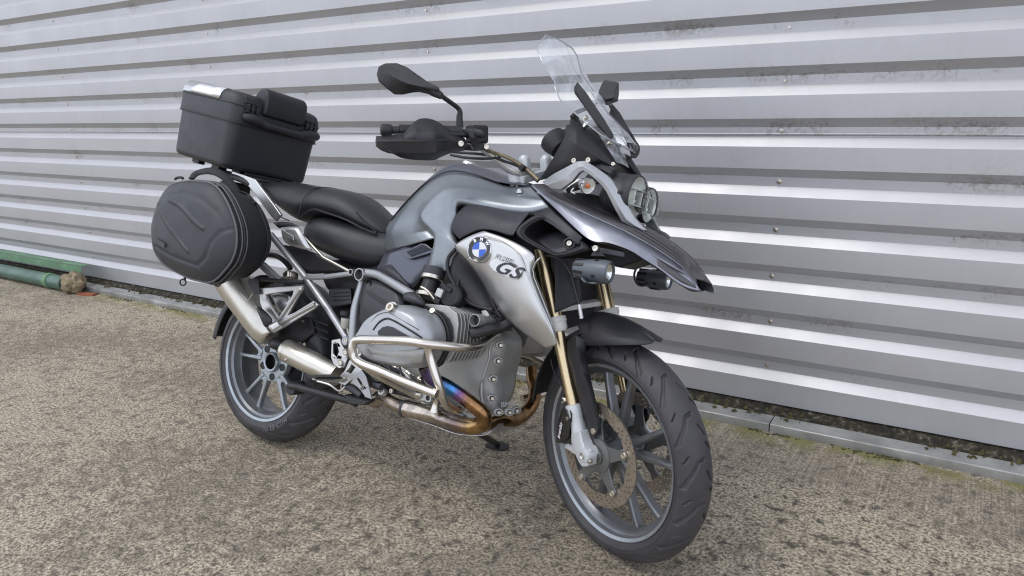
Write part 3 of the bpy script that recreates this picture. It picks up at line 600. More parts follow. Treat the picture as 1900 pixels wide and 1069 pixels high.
# rear disc on the far side, final drive housing
disc(0,rz,.075,.138,.10,30,.005,moto,1,ph=.3,hub=.05)
loft('final_drive',[[(x0+rr*math.cos(t)*1.0,yy,z0+rr*math.sin(t)) for t in np.linspace(0,2*PI,12,endpoint=False)] for x0,yy,z0,rr in ((0,.02,rz,.07),(0,.06,rz,.10),(.01,.11,rz,.105),(.02,.15,rz,.08),(.02,.165,rz,.04))],'engine_dark')
tube('swing_arm',[(.02,.13,.34),(.22,.12,.37),(.45,.08,.40)],[.052,.06,.05],'engine_dark')
# MICHELIN raised lettering on the rear tyre, in a dark outlined band
def side_fn(cx,cz,y,rr,a0,sgn=1,off=0.0006):
    def f(x,yv):
        a=a0+sgn*x/rr; r=rr-yv if sgn>0 else rr+yv
        # sidewall bulge
        return V(cx+r*math.cos(a),y(r)-off,cz+r*math.sin(a))
    return f
rsw=lambda r:-(.077+ .0098*math.sin(min(1,max(0,(r-.231)/.030))*PI/2)) 
a_t=math.radians(-62)
text('tyre_lettering','MICHELIN',.031,side_fn(0,rz,rsw,.2565,a_t,-1,.0018),'rubber_text',rw,spacing=1.08,shear=.25,fat=.0004)
# ------------------------------------------------------------------ engine and its fittings
X.st=False; X.root=moto; X.org=V(0,0,0)
# dark core behind everything: gearbox, airbox, subframe wells
loft('gearbox',[[(x,-w,z0),(x,-w*1.05,(z0+z1)/2),(x,-w*.9,z1),(x,w*.9,z1),(x,w*1.05,(z0+z1)/2),(x,w,z0)] for x,w,z0,z1 in ((.34,.06,.33,.52),(.45,.085,.30,.60),(.60,.10,.30,.62),(.80,.105,.30,.66),(.96,.10,.31,.68),(1.0,.09,.34,.64))],'engine_dark',sub=1)
loft('airbox',[[(x,-w,z0),(x,-w*1.08,(z0+z1)/2),(x,-w*.8,z1),(x,w*.8,z1),(x,w*1.08,(z0+z1)/2),(x,w,z0)] for x,w,z0,z1 in ((.20,.05,.64,.78),(.40,.09,.58,.76),(.62,.10,.60,.82),(.85,.115,.64,.98),(1.05,.12,.66,1.0),(1.17,.11,.72,1.02),(1.22,.09,.80,1.0))],'black',sub=1)
loft('shock_cover',[[(x,-w,z0),(x,-w,z1),(x,w,z1),(x,w,z0)] for x,w,z0,z1 in ((.28,.05,.40,.66),(.36,.07,.34,.70),(.50,.09,.33,.66),(.56,.09,.36,.6))],'black',sub=1)
# crankcase
loft('crankcase',[[(.80,-.10,.72),(1.1072,-0.125,0.606),(1.126,-0.055,0.6079),(1.0856,0.1,0.5889),(.85,.12,.72)],
 [(.66,-.14,.62),(1.0897,-0.135,0.5514),(1.1224,-0.06,0.56),(1.0992,0.115,0.5507),(.85,.13,.62)],
 [(.60,-.15,.55),(1.0909,-0.135,0.5121),(1.1155,-0.06,0.5127),(1.1008,0.115,0.4987),(.85,.13,.55)],
 [(.58,-.15,.48),(1.0741,-0.13,0.4536),(1.0868,-0.065,0.4602),(1.1053,0.105,0.4662),(.85,.13,.48)],
 [(.58,-.14,.42),(1.0726,-0.125,0.4137),(1.0989,-0.065,0.4139),(1.1179,0.09,0.4259),(.85,.12,.42)],
 [(.62,-.12,.36),(1.0831,-0.115,0.3693),(1.1049,-0.06,0.3682),(1.1056,0.07,0.3735),(.85,.10,.36)],
 [(.78,-.10,.33),(1.0977,-0.085,0.3419),(1.1132,-0.06,0.3346),(1.1082,0.01,0.3335),(.86,.08,.33)]],'engine',sub=2)
# raised flange line and front cover ribs with their bolts
tube('cover_flange',[(1.1057,-0.139,0.5877),(1.094,-0.139,0.5522),(1.0941,-0.139,0.5185),(1.0808,-0.139,0.4597)]+[(1.0739,-0.132,0.443),(1.0839,-0.132,0.3882),(1.1205,-0.132,0.3562)],.0045,'engine',n=8,k=5)
tube('cover_flange',[(1.0679,-0.129,0.4416),(1.0764,-0.129,0.3921),(1.112,-0.129,0.3541)],.003,'engine_dark',n=6,k=4)
for q in ((1.1123,-0.15,0.5695),(1.111,-0.15,0.5205),(1.0995,-0.147,0.4623),(1.1003,-0.143,0.4024),(1.1153,-0.12,0.3594),(1.1317,-0.082,0.3588),(1.1357,-0.045,0.3615)):
    c=V(q); lathe('bolt_pocket',c+V(.015,.015,0),(.75,-.66,0),[(.0135,-.008),(.0115,.001),(.0095,.0015),(.0085,-.001),(0,-.001)],'engine',n=18,sx=1.25); lathe('bolt_pocket_shade',c+V(.0160,.0141,0),(.75,-.66,0),[(0,0),(.0082,0)],'black',n=14)  # black disc paints in the shade round each bolt in its pocket
    bolt(c+V(.0150,.0150,0),(.75,-.66,0),.0058,.006,'bolt')
text('cast_lettering','BMW',.024,plane_fn((1.1262,-0.045,0.3798),V(.62,.78,.12),V(-.05,-.1,.95),.008),'engine',shear=0,fat=.0006)
# right cylinder: barrel fins, gasket band and the big angular head cover
cyl=loft('cylinder',[[(X0+rx*math.cos(t)*1.0,y,Z0c+rz_*math.sin(t)) for t in np.linspace(0,2*PI,16,endpoint=False)] for y,X0,Z0c,rx,rz_ in ((-.12,.985,.585,.075,.07),(-.30,.985,.585,.078,.074))],'black',sub=0)
cyl['label']='finned right cylinder barrel'
for i in range(9):
    y=-.290+i*.0165; s=1-.012*i; cx,cz=.975+.002*i,.588
    pts=[(-.085,-.070),(-.098,-.040),(-.100,.030),(-.085,.066),(-.030,.082),(.050,.086),(.088,.070),(.098,.040),(.098,-.040),(.080,-.078),(.03,-.086),(-.04,-.084)]
    plate('cooling_fin',[(cx+a*s,y,cz+b*s) for a,b in pts],(0,.0042,0),'cast' if i%1==0 else 'engine',cyl,bevel=.0012)
hc0=[(0.7728,-0.365,0.5349),(0.7899,-0.365,0.5688),(0.815,-0.365,0.6069),(0.8641,-0.365,0.6396),(0.9181,-0.365,0.6596),(0.9951,-0.365,0.6495),(1.0329,-0.365,0.6222),(1.0509,-0.365,0.5801),(1.0419,-0.365,0.5354),(1.0231,-0.365,0.5027),(0.9831,-0.365,0.4878),(0.8797,-0.365,0.4823),(0.8215,-0.365,0.4935),(0.7919,-0.365,0.5132)]
hc_full=None
def shrink(r,k,dy,dx=0,dz=0):
    c=sum((V(p) for p in r),V(0,0,0))/len(r); return [tuple(c+(V(p)-c)*k+V(dx,dy,dz)) for p in r]
hc_full=shrink([tuple(q) for q in crom(hc0,3,True)],1.02,0)
head=loft('head_cover',[shrink(hc_full,.97,.060),shrink(hc_full,1.0,.030),shrink(hc_full,1.0,0),shrink(hc_full,.985,-.014,-.001),shrink(hc_full,.90,-.038,-.006,-.001),shrink(hc_full,.84,-.043,-.008,-.001),shrink(hc_full,.45,-.048,-.010,0)],'frame',sub=0,bevel=.003,smooth=30)
head['label']='blue grey angular cylinder head cover'
loft('gasket_band',[shrink(hc_full,.99,.060),shrink(hc_full,1.03,.062),shrink(hc_full,1.04,.080),shrink(hc_full,.98,.084),shrink(hc_full,.9,.07)],'black',head,sub=0,cap=False)
plate('cover_inset',[(0.8812,-0.4145,0.5779),(0.8973,-0.4145,0.5929),(0.9162,-0.4145,0.5994),(0.936,-0.4145,0.5986),(1.0029,-0.4145,0.5805),(0.9874,-0.4145,0.5573),(0.914,-0.4145,0.5493),(0.8892,-0.4145,0.5591)],(0,-.0022,0),'engine_dark',head,bevel=.002)
tube('cover_groove',[(0.861,-0.413,0.5799),(0.8807,-0.413,0.6054),(0.9052,-0.413,0.619),(0.9317,-0.413,0.6177),(0.9789,-0.413,0.6049),(1.0447,-0.413,0.5845)],.0028,'black',head,n=6,k=5)
tube('cover_groove',[(0.8413,-0.409,0.5947),(0.8674,-0.409,0.6237),(0.9055,-0.409,0.6365),(0.9463,-0.409,0.6272),(1.026,-0.409,0.6045)],.0012,'engine_dark',head,n=6,k=5)
skin('head_lower_cover',[[(0.842,-0.412,0.5265),(0.8877,-0.412,0.528),(0.9529,-0.412,0.5328),(1.0184,-0.412,0.5465),(1.0571,-0.412,0.5557)],[(0.8616,-0.415,0.5089),(0.9011,-0.415,0.5097),(0.9581,-0.415,0.5164),(1.0166,-0.415,0.5263),(1.0571,-0.415,0.536)],[(0.8608,-0.395,0.496),(0.9049,-0.395,0.4932),(0.9664,-0.395,0.4965),(1.0144,-0.395,0.5021),(1.0459,-0.395,0.5133)]],'engine',head,sub=2,solid=.004)
bolt(V((0.9145,-0.405,0.6515)),(.1,-1,.35),.014,.012,'bolt',head); lathe('bolt_boss',V((0.9033,-0.392,0.6489)),(.1,-1,.35),[(.022,-.02),(.019,.004),(.012,.005)],'frame',head,n=20)
bolt(V((1.005,-0.33,0.6558)),(.3,-1,.5),.008,.005,'bolt',head)
loft('spark_plug_cover',[[(0.8813,-0.335,0.6933),(0.8877,-0.335,0.6734),(0.8928,-0.335,0.6844)],[(0.8733,-0.3,0.7034),(0.8727,-0.3,0.6619),(0.849,-0.3,0.6825)],[(0.9179,-0.3,0.6989),(0.9286,-0.3,0.6497),(0.8708,-0.3,0.6748)],[(0.9665,-0.29,0.6511),(0.9406,-0.29,0.6476),(0.9257,-0.29,0.6586)]],'engine_dark',sub=1)
loft('plug_lead_cover',[[(0.8774,-0.33,0.6904),(0.89,-0.34,0.6762),(0.8864,-0.32,0.6633),(0.8421,-0.27,0.6933)],[(0.899,-0.33,0.7038),(0.9148,-0.345,0.6843),(0.9324,-0.33,0.6588),(0.872,-0.27,0.7017)],[(0.9293,-0.33,0.7013),(0.9511,-0.345,0.6838),(0.9593,-0.33,0.6547),(0.9032,-0.27,0.6981)],[(0.9671,-0.32,0.6788),(0.9782,-0.33,0.6699),(0.9768,-0.32,0.6572),(0.9335,-0.27,0.6756)]],'engine_dark',sub=1)
# mirrored far cylinder head
tuple_l=loft('head_cover',[mir(s) for s in (shrink(hc_full,.97,.060),shrink(hc_full,1.0,0),shrink(hc_full,.93,-.03),shrink(hc_full,.6,-.045))],'frame',sub=1)
loft('cylinder',[[(.98+.09*math.cos(t),y,.585+.08*math.sin(t)) for t in np.linspace(0,2*PI,16,endpoint=False)] for y in (.12,.31)],'engine',sub=0)
# side cover behind the head, with facets
skin('engine_side_cover',[[(0.5584,-0.16,0.7024),(0.5914,-0.16,0.7091),(0.6426,-0.16,0.7076),(0.7337,-0.16,0.6838)],[(0.5663,-0.175,0.6806),(0.6238,-0.175,0.667),(0.6912,-0.175,0.6552),(0.7657,-0.175,0.6562)],[(0.5799,-0.19,0.6407),(0.618,-0.19,0.6195),(0.6729,-0.19,0.6153),(0.7611,-0.19,0.6272)],[(0.5782,-0.18,0.5968),(0.6062,-0.18,0.5831),(0.631,-0.18,0.575),(0.7276,-0.18,0.5944)],[(0.57,-0.165,0.5426),(0.5849,-0.165,0.5242),(0.6251,-0.165,0.5215),(0.7008,-0.165,0.5332)]],'engine_dark',sub=1,solid=.01)
tube('cover_edge',[(0.5933,-0.188,0.6774),(0.6372,-0.188,0.6596),(0.7057,-0.188,0.6368)],.004,'engine_dark',n=6,k=3)
lathe('plug_recess',V((0.5883,-0.168,0.6958)),(0,-1,0),[(.010,-.002),(.013,.001),(.013,-.01)],'black',n=20)
# throttle body and its clamps
tb0,tb1=V((0.8907,-0.2,0.7665)),V((0.8956,-0.23,0.6663)); ax=tb1-tb0
lathe('intake_stub',tb0,ax,[(0,-.01),(.036,-.01),(.036,.022),(.034,.026)],'engine_dark',n=28)
lathe('throttle_body',tb0+ax*.22,ax,[(.030,0),(.031,.004),(.026,.010),(.028,.03),(.031,.042),(.031,.060),(0,.06)],'black',n=28)
for q in (.2,.74): lathe('hose_clamp',tb0+ax*q,ax,[(.034,-.005),(.0362,-.004),(.0362,.007),(.034,.008)],'bolt',n=28)
lathe('throttle_actuator',V((0.998,-0.235,0.7003)),(.35,-1,.1),[(0,.028),(.030,.028),(.037,.022),(.038,-.03),(0,-.03)],'black',n=28)
box('actuator_plug',V((0.9821,-0.275,0.7075)),(.022,.02,.026),'cast',rot=(0,.3,.3),bevel=.003)
box('actuator_plug',V((0.9759,-0.275,0.6835)),(.02,.02,.018),'black',rot=(0,.3,.3),bevel=.003)
box('actuator_plug',V((0.9939,-0.26,0.725)),(.04,.02,.014),'black',rot=(0,.5,.2),bevel=.003)
tube('fuel_pipe',[(0.8875,-0.25,0.7154),(0.9124,-0.25,0.7078),(0.9313,-0.25,0.6942),(0.9504,-0.25,0.6782)],.004,'bolt',n=8)
tube('cable',[(0.9905,-0.2,0.7507),(1.0095,-0.23,0.7071),(1.0023,-0.2,0.6702)],.005,'hose',n=8)
tube('oil_hose',[(1.1697,-0.16,0.6501),(1.1469,-0.18,0.6277),(1.1233,-0.22,0.6165),(1.091,-0.25,0.5998)],[.017,.018,.018,.017],'hose',n=18)
lathe('hose_end',V((1.1524,-0.155,0.6352)),(.6,.5,.15),[(.015,-.004),(.0195,-.003),(.0195,.014),(.012,.015)],'engine_dark',n=22)
lathe('tube_end',V((1.1054,-0.25,0.643)),(0,-1,0),[(.0165,.008),(.0185,.008),(.0185,-.07),(.0165,-.07),(.0162,.004)],'cast',n=26)
lathe('tube_end',V((1.1054,-0.25,0.643)),(0,-1,0),[(0,-.012),(.0165,-.012)],'black',n=20)
loft('mount_bracket',[[(1.0891,-0.21,0.6686),(1.1077,-0.21,0.6765),(1.1229,-0.21,0.6623),(1.1131,-0.21,0.6393)],[(1.0885,-0.17,0.6662),(1.1016,-0.17,0.668),(1.125,-0.17,0.6437),(1.1005,-0.17,0.6291)]],'cast',sub=0,bevel=.004)
for c,rr in (((1.1154,-0.17,0.6643),.012),((1.1234,-0.16,0.6545),.014),((1.1152,-0.17,0.6423),.010)): lathe('hose_joint',V(c),(.3,-1,.2),[(0,.012),(rr,.010),(rr,-.03)],'black',n=14)
# crash bars
def crash(mirror=False):
    f=(lambda o:mir(o)) if mirror else (lambda o:o)
    up=(1.1188,-0.15,0.6053); path=[up,(1.1208,-0.2,0.5845),(1.1323,-0.27,0.5703),(1.1286,-0.34,0.5692),(1.0845,-0.42,0.5726),(1.0115,-0.445,0.5716),(0.8764,-0.45,0.5541),(0.8403,-0.45,0.5472)]+[(0.8273,-0.45,0.5403),(0.8225,-0.45,0.5182),(0.8295,-0.445,0.4941),(0.8568,-0.44,0.4809),(0.9204,-0.435,0.472),(0.9942,-0.42,0.4568),(1.1136,-0.405,0.4388)]
    b=tube('crash_bar',f(path),.0128,'steel',k=5)
    tube('bar_branch',f([(1.0705,-0.415,0.5664),(1.0764,-0.405,0.5332),(1.1038,-0.39,0.461),(1.1071,-0.36,0.4136),(1.0785,-0.28,0.3778),(1.0407,-0.18,0.358)]),.0125,'steel',b,k=5)
    tube('bar_branch',f([(0.8534,-0.435,0.4788),(0.8706,-0.38,0.4459),(0.8634,-0.28,0.4068),(0.8698,-0.2,0.3745)]),.0125,'steel',b,k=5)
    lathe('bar_foot',V(f([(0.8746,-0.195,0.375)])[0]),(.5,.8,-.2),[(.0125,-.01),(.016,0),(.016,.012),(0,.012)],'steel',b,n=18)
    lathe('clamp_stud',V(f([(0.9356,-0.17,0.3479)])[0]),(.1,-.1,1),[(0,-.03),(.016,-.02),(.012,.0),(.009,.022),(.013,.03),(0,.034)],'steel',b,n=14)
crash(); crash(True)
loft('engine_bracket',[[(0.8411,-0.19,0.3696),(0.8935,-0.19,0.3541),(0.8699,-0.16,0.3465),(0.8166,-0.16,0.3622)],[(0.8999,-0.19,0.3941),(0.941,-0.19,0.3638),(0.9182,-0.16,0.3563),(0.8764,-0.16,0.3871)]],'cast',sub=0,bevel=.004)
lathe('tube_end',V((0.9267,-0.195,0.3725)),(0,-1,0),[(.0085,.008),(.0135,.008),(.014,0),(.014,-.04)],'cast',n=22); lathe('tube_end',V((0.9275,-0.196,0.3728)),(0,-1,0),[(0,.004),(.0088,.004)],'black',n=16)
plate('sump_guard_bracket',[(0.8422,-0.13,0.338),(0.8892,-0.13,0.3343),(1.0183,-0.13,0.3289),(1.0197,-0.13,0.3195),(0.9078,-0.13,0.3217),(0.8483,-0.13,0.3259)],(0,.02,0),'cast',bevel=.003)
# exhaust headers: heat tinted, swept round in front and back under the engine
hp=[(0.9524,-0.27,0.48),(0.9687,-0.25,0.4463),(1.0056,-0.225,0.4285),(1.0383,-0.2,0.4077),(1.0825,-0.175,0.3794),(1.1079,-0.155,0.3532),(1.1035,-0.145,0.3244),(1.0748,-0.14,0.309),(1.0305,-0.14,0.3021),(0.9437,-0.14,0.3049),(0.9174,-0.14,0.3101),(0.7909,-0.14,0.3043)]
tube('exhaust_header',hp,[.021,.021,.0215,.022,.0225,.024,.025,.0255,.026,.0265,.0275,.0275],'heat',k=8,n=20,attr=True)
tube('exhaust_elbow',[(0.7931,-0.14,0.3041),(0.751,-0.135,0.3064),(0.7099,-0.13,0.3112),(0.6728,-0.12,0.3149),(0.6465,-0.11,0.3052),(0.6207,-0.1,0.2902)],[.0265,.022,.021,.023,.026,.026],mat('grimy_stainless',(.42,.36,.30),1,.3,.2,300,var=.3,vscale=30,rvar=.1),k=6,n=18)
lathe('pipe_joint',V((0.7901,-0.14,0.3042)),V(hp[-1])-V(hp[-3]),[(.0275,-.006),(.0295,-.004),(.0295,.004),(.0275,.006)],'engine_dark',n=26)
tube('lambda_sensor',[(0.9153,-0.14,0.3244),(0.9025,-0.13,0.3568),(0.889,-0.12,0.3664)],[.009,.007,.006],'bolt',n=10,k=1)
tube('exhaust_header',[(1.0254,0.25,0.4551),(1.0525,0.22,0.4164),(1.0829,0.19,0.3925),(1.0966,0.16,0.3568),(1.0929,0.12,0.3227),(1.0924,0.06,0.3094),(1.0945,0,0.3139),(1.0853,-0.06,0.3116),(1.0852,-0.11,0.3076)],[.021,.021,.022,.023,.024,.024,.022,.02,.02],'heat',k=8,n=20,attr=True,arange=(.36,.62))
sk=[[p,(p[0],-.05,p[2]-.004),(p[0],.05,p[2]-.004),(p[0],.12,p[2])] for p in ((0.7867,-0.13,0.2754),(0.894,-0.13,0.2742),(0.9632,-0.13,0.269),(1.0103,-0.125,0.2676),(1.0856,-0.115,0.2806),(1.1025,-0.09,0.2966))]+[[(1.106,-0.06,0.3127),(1.1071,-0.03,0.3128),(1.1087,0,0.3131),(1.1084,0.02,0.3124)]]
skin('skid_plate',lsm(sk,3),'alu',sub=0,solid=.003)
X.st=False
# side stand (far side) resting on the ground, centre stand folded up with its serrated foot
ft=V((0.832,0.3912,0.1142)); sb=V(ft.x-.06,.10,.25); sb=V((0.9355,0.09,0.2289))
st=tube('side_stand',[sb,ft+(sb-ft)*.5,ft+V(0,0,.004)],[.013,.012,.011],'black',n=14,k=1)
NW=(BIKE.inverted().to_3x3()@V(0,0,1)).normalized(); FXD=(V(1,0,0)-NW*NW.x).normalized(); FYD=NW.cross(FXD)
plate('stand_foot',[ft+FXD*a+FYD*b-NW*.006 for a,b in ((-.045,-.02),(-.03,-.032),(.035,-.028),(.05,0),(.035,.03),(-.03,.03))],tuple(NW*.007),'black',st,bevel=.002)
cs=tube('centre_stand',[(0.2239,-0.13,0.2711),(0.2952,-0.14,0.2796),(0.3075,-0.15,0.2805),(0.4453,-0.155,0.283),(0.559,-0.16,0.2866),(0.5919,-0.16,0.2843)],.0135,'hose',n=16,k=1)
lathe('stand_boss',V((0.2326,-0.125,0.2633)),(0,-1,0),[(0,.012),(.024,.012),(.026,0),(.026,-.05)],'hose',cs,n=22)
tr=[V(p) for p in [(0.5703,-0.17,0.3046),(0.6219,-0.17,0.309),(0.6716,-0.17,0.3059)]]
for i in range(9):
    a=tr[0].lerp(tr[2],i/8); box('tread_tooth',a+V(0,-.012,.002),(.006,.034,.014),'hose',cs,rot=(0,.35+.3,0),bevel=.001)
plate('stand_pedal',[tr[0]+V(0,0,.004),tr[2]+V(0,0,.004),tr[2]+V(-.01,0,-.012),tr[0]+V(.02,0,-.018)],(0,-.03,0),'hose',cs,bevel=.002)
# foot controls
br=plate('heel_guard',[(0.4492,-0.17,0.4796),(0.4874,-0.17,0.4907),(0.4984,-0.17,0.4738),(0.5178,-0.17,0.456),(0.5362,-0.17,0.4441),(0.5334,-0.17,0.4228),(0.5232,-0.17,0.3956),(0.4994,-0.17,0.3883),(0.4728,-0.17,0.3972),(0.4559,-0.17,0.4185)],(0,.008,0),'silver',holes=[[(0.4583,-0.17,0.4674),(0.4758,-0.17,0.4714),(0.4904,-0.17,0.4454),(0.4822,-0.17,0.423),(0.4627,-0.17,0.4342)]],bevel=.0025)
for q in ((0.5294,-0.178,0.4469),(0.5109,-0.178,0.4073)): bolt(V(q),(0,-1,0),.009,.002,'bolt',br); 
for q in ((0.5235,-0.172,0.4456),(0.5049,-0.172,0.406)): lathe('washer',V(q),(0,-1,0),[(.009,.001),(.015,.002),(.016,0),(.016,-.002)],'silver',br,n=20)
pb=plate('peg_bracket',[(0.555,-0.18,0.4269),(0.5778,-0.18,0.4235),(0.5916,-0.18,0.4127),(0.6188,-0.18,0.4043),(0.5965,-0.18,0.3813),(0.5484,-0.18,0.3392),(0.5214,-0.18,0.3406),(0.5056,-0.18,0.3481),(0.5106,-0.18,0.3565),(0.5388,-0.18,0.387)],(0,.012,0),'silver',holes=[[(0.5671,-0.18,0.4148),(0.586,-0.18,0.4073),(0.5682,-0.18,0.3814),(0.5522,-0.18,0.385)]],bevel=.003)
for q in ((0.5312,-0.19,0.3566),(0.5452,-0.19,0.3592),(0.5358,-0.185,0.4906)): bolt(V(q),(0,-1,0),.007,.004,'bolt',pb)
pg=loft('foot_peg',[[(0.5245,-0.19,0.3598),(0.5352,-0.19,0.344),(0.5152,-0.19,0.3402),(0.5084,-0.19,0.3568)],[(0.5214,-0.24,0.3713),(0.5281,-0.24,0.355),(0.5123,-0.24,0.3506),(0.5022,-0.24,0.362)],[(0.5246,-0.3,0.3715),(0.5304,-0.3,0.3611),(0.5145,-0.3,0.3582),(0.5094,-0.3,0.3644)]],'cast',sub=0,bevel=.003)
pr,pt_=V((0.5217,-0.2,0.3644)),V((0.5149,-0.3,0.3683))
for i in range(14):
    a=pr.lerp(pt_,i/13); box('peg_tooth',a+V(.0,0,.001),(.05-.012*(i/13),.004,.008),'hose',pg,rot=(0,0,.0),bevel=.0008)
bp_=plate('brake_pedal_plate',[(0.6041,-0.19,0.395),(0.6266,-0.19,0.4034),(0.6466,-0.19,0.3882),(0.6651,-0.19,0.357),(0.6836,-0.19,0.3174),(0.6553,-0.19,0.3198),(0.6331,-0.19,0.3363),(0.6114,-0.19,0.3482),(0.5822,-0.19,0.3558)],(0,.006,0),'frame',holes=[[(0.6127,-0.19,0.3785),(0.6283,-0.19,0.3674),(0.6473,-0.19,0.3463),(0.6407,-0.19,0.3431),(0.6262,-0.19,0.3554),(0.6079,-0.19,0.3709)]],bevel=.002)
tube('brake_rod',[(0.4341,-0.2,0.3331),(0.4877,-0.19,0.329),(0.5255,-0.18,0.3145),(0.5446,-0.17,0.3383)],.004,'silver',n=8,k=4)
tube('pedal_arm',[(0.5268,-0.16,0.3342),(0.5785,-0.17,0.33),(0.6303,-0.18,0.3174)],[.012,.014,.012],'engine_dark',n=10,k=3)
# side bits under the head: sensor, hoses, switch
tube('sensor_cable',[(0.6384,-0.16,0.3893),(0.6773,-0.16,0.3759),(0.7052,-0.15,0.4008),(0.7476,-0.15,0.4154)],.005,'hose',n=8)
lathe('sensor',V((0.666,-0.155,0.3596)),(1,-.3,0),[(0,-.01),(.012,-.01),(.012,.03),(.009,.035),(0,.036)],'engine_dark',n=16)
bolt(V((0.7249,-0.14,0.351)),(0,-1,0),.008,.006); bolt(V((0.6937,-0.15,0.3423)),(0,-1,.4),.014,.010,'cast')
loft('gearbox_lug',[[(0.7316,-0.15,0.4328),(0.7615,-0.15,0.4398),(0.8252,-0.15,0.4195),(0.8011,-0.15,0.4084)],[(0.7059,-0.12,0.4266),(0.7363,-0.12,0.4337),(0.801,-0.12,0.4131),(0.7765,-0.12,0.4018)]],'cast',sub=0,bevel=.004)
loft('side_casting',[[(0.5594,-0.13,0.4083),(0.6877,-0.13,0.3964),(0.8145,-0.13,0.3794),(0.7941,-0.13,0.3418),(0.6412,-0.13,0.3391),(0.5804,-0.13,0.3661)],[(0.5031,-0.07,0.3952),(0.6355,-0.07,0.3829),(0.7663,-0.07,0.3654),(0.7453,-0.07,0.3266),(0.5875,-0.07,0.3238),(0.5247,-0.07,0.3517)]],'black',sub=0,bevel=.006)
lathe('adjuster_ring',V((0.603,-0.19,0.4663)),(0,-1,0),[(.006,.004),(.018,.005),(.020,0),(.020,-.02)],'silver',n=24); bolt(V((0.6022,-0.193,0.4648)),(0,-1,0),.007,.006)
# frame
fm='frame'
f1=tube('frame_tube',[(0.03,-0.135,0.8205),(0.2506,-0.135,0.6779),(0.3911,-0.145,0.582),(0.505,-0.15,0.4918)],.0125,fm,k=1,n=16)
tube('frame_tube',[(0.2554,-0.14,0.6795),(0.3677,-0.14,0.6958),(0.4948,-0.14,0.7222)],.0095,fm,k=1)
tube('frame_tube',[(0.5368,-0.14,0.7174),(0.5403,-0.15,0.6785),(0.5392,-0.165,0.5976),(0.5543,-0.175,0.4989),(0.5559,-0.175,0.4802)],[.012,.013,.0145,.0145,.014],fm,k=5,n=16)
tube('frame_tube',[(0.5547,-0.15,0.7292),(0.6112,-0.155,0.7291),(0.6648,-0.165,0.7185),(0.7732,-0.19,0.6926),(0.8194,-0.2,0.6818)],.0145,fm,k=5,n=16)
tube('frame_tube',[(0.1968,-0.13,0.8342),(0.3214,-0.13,0.7612),(0.468,-0.135,0.7246)],.006,'champagne',k=1,n=10)
lathe('tube_end',V((0.5494,-0.16,0.7216)),(0,-1,0),[(.0185,.016),(.0210,.016),(.0215,.014),(.0215,-.06),(.0185,-.05)],'silver',n=30,closed=False); lathe('tube_end',V((0.5494,-0.16,0.7216)),(0,-1,0),[(0,-.004),(.0187,-.004)],'engine_dark',n=24)
lathe('tube_end',V((0.4982,-0.155,0.7253)),(0,-1,0),[(.0085,.010),(.0105,.010),(.0105,-.06)],'silver',n=24); lathe('tube_end',V((0.4982,-0.155,0.7253)),(0,-1,0),[(0,.003),(.0087,.003)],'engine_dark',n=20)
lathe('tube_clevis',V((0.5269,-0.178,0.489)),(0,-1,0),[(0,.006),(.014,.006),(.016,.003),(.016,-.02),(0,-.02)],'frame',n=20)
lathe('preload_knob',V((0.1717,-0.15,0.6774)),(-.3,-1,.1),[(0,.018),(.012,.018),(.019,.014),(.021,.008),(.0195,.004),(.021,0),(.0195,-.006),(.021,-.012),(.018,-.03)],'bolt',n=26)
# reservoir
rs=lathe('brake_reservoir',V((0.4991,-0.16,0.5499)),(0,0,1),[(0,-.022),(.012,-.022),(.017,-.012),(.018,.014),(0,.014)],'brake_fluid',n=24); lathe('reservoir_cap',V((0.4951,-0.16,0.5753)),(0,0,1),[(0,-.002),(.0195,-.002),(.020,.012),(.012,.014),(0,.014)],'black',rs,n=24)
tube('reservoir_hose',[(0.5057,-0.16,0.5354),(0.5173,-0.16,0.5155),(0.5335,-0.16,0.4934)],.0045,'brake_fluid',n=8)
# underseat panels and covers
skin('side_panel',[[(0.0943,-0.13,0.7882),(0.1654,-0.13,0.789),(0.2595,-0.13,0.7762),(0.3732,-0.13,0.7559),(0.4622,-0.13,0.7294)],[(0.1396,-0.13,0.7545),(0.1876,-0.13,0.7484),(0.2653,-0.13,0.7401),(0.3764,-0.13,0.7357),(0.456,-0.13,0.7247)],[(0.1887,-0.125,0.7062),(0.23,-0.125,0.6893),(0.2963,-0.125,0.6991),(0.375,-0.125,0.7112),(0.4445,-0.125,0.7217)]],'black',sub=1,solid=.006)
rb=loft('relay_box',[[(0.3372,-0.1,0.6503),(0.4466,-0.1,0.6665),(0.4602,-0.1,0.6078),(0.3439,-0.1,0.5796)],[(0.2852,-0.05,0.646),(0.3974,-0.05,0.6626),(0.4113,-0.05,0.6023),(0.292,-0.05,0.5734)]],'engine_dark',sub=0,bevel=.008)
for a_,b_ in zip([(0.3581,-0.103,0.6365),(0.3601,-0.103,0.6238),(0.3621,-0.103,0.6111)],[(0.4451,-0.103,0.6503),(0.4471,-0.103,0.6378),(0.449,-0.103,0.6254)]): tube('relay_rib',[a_,b_],.0016,'black',rb,n=6,k=1)
tube('seat_hose',[(-0.025,-0.1,0.7414),(0.0334,-0.1,0.7413),(0.097,-0.11,0.7248),(0.1329,-0.11,0.7013)],.010,'hose',n=10)
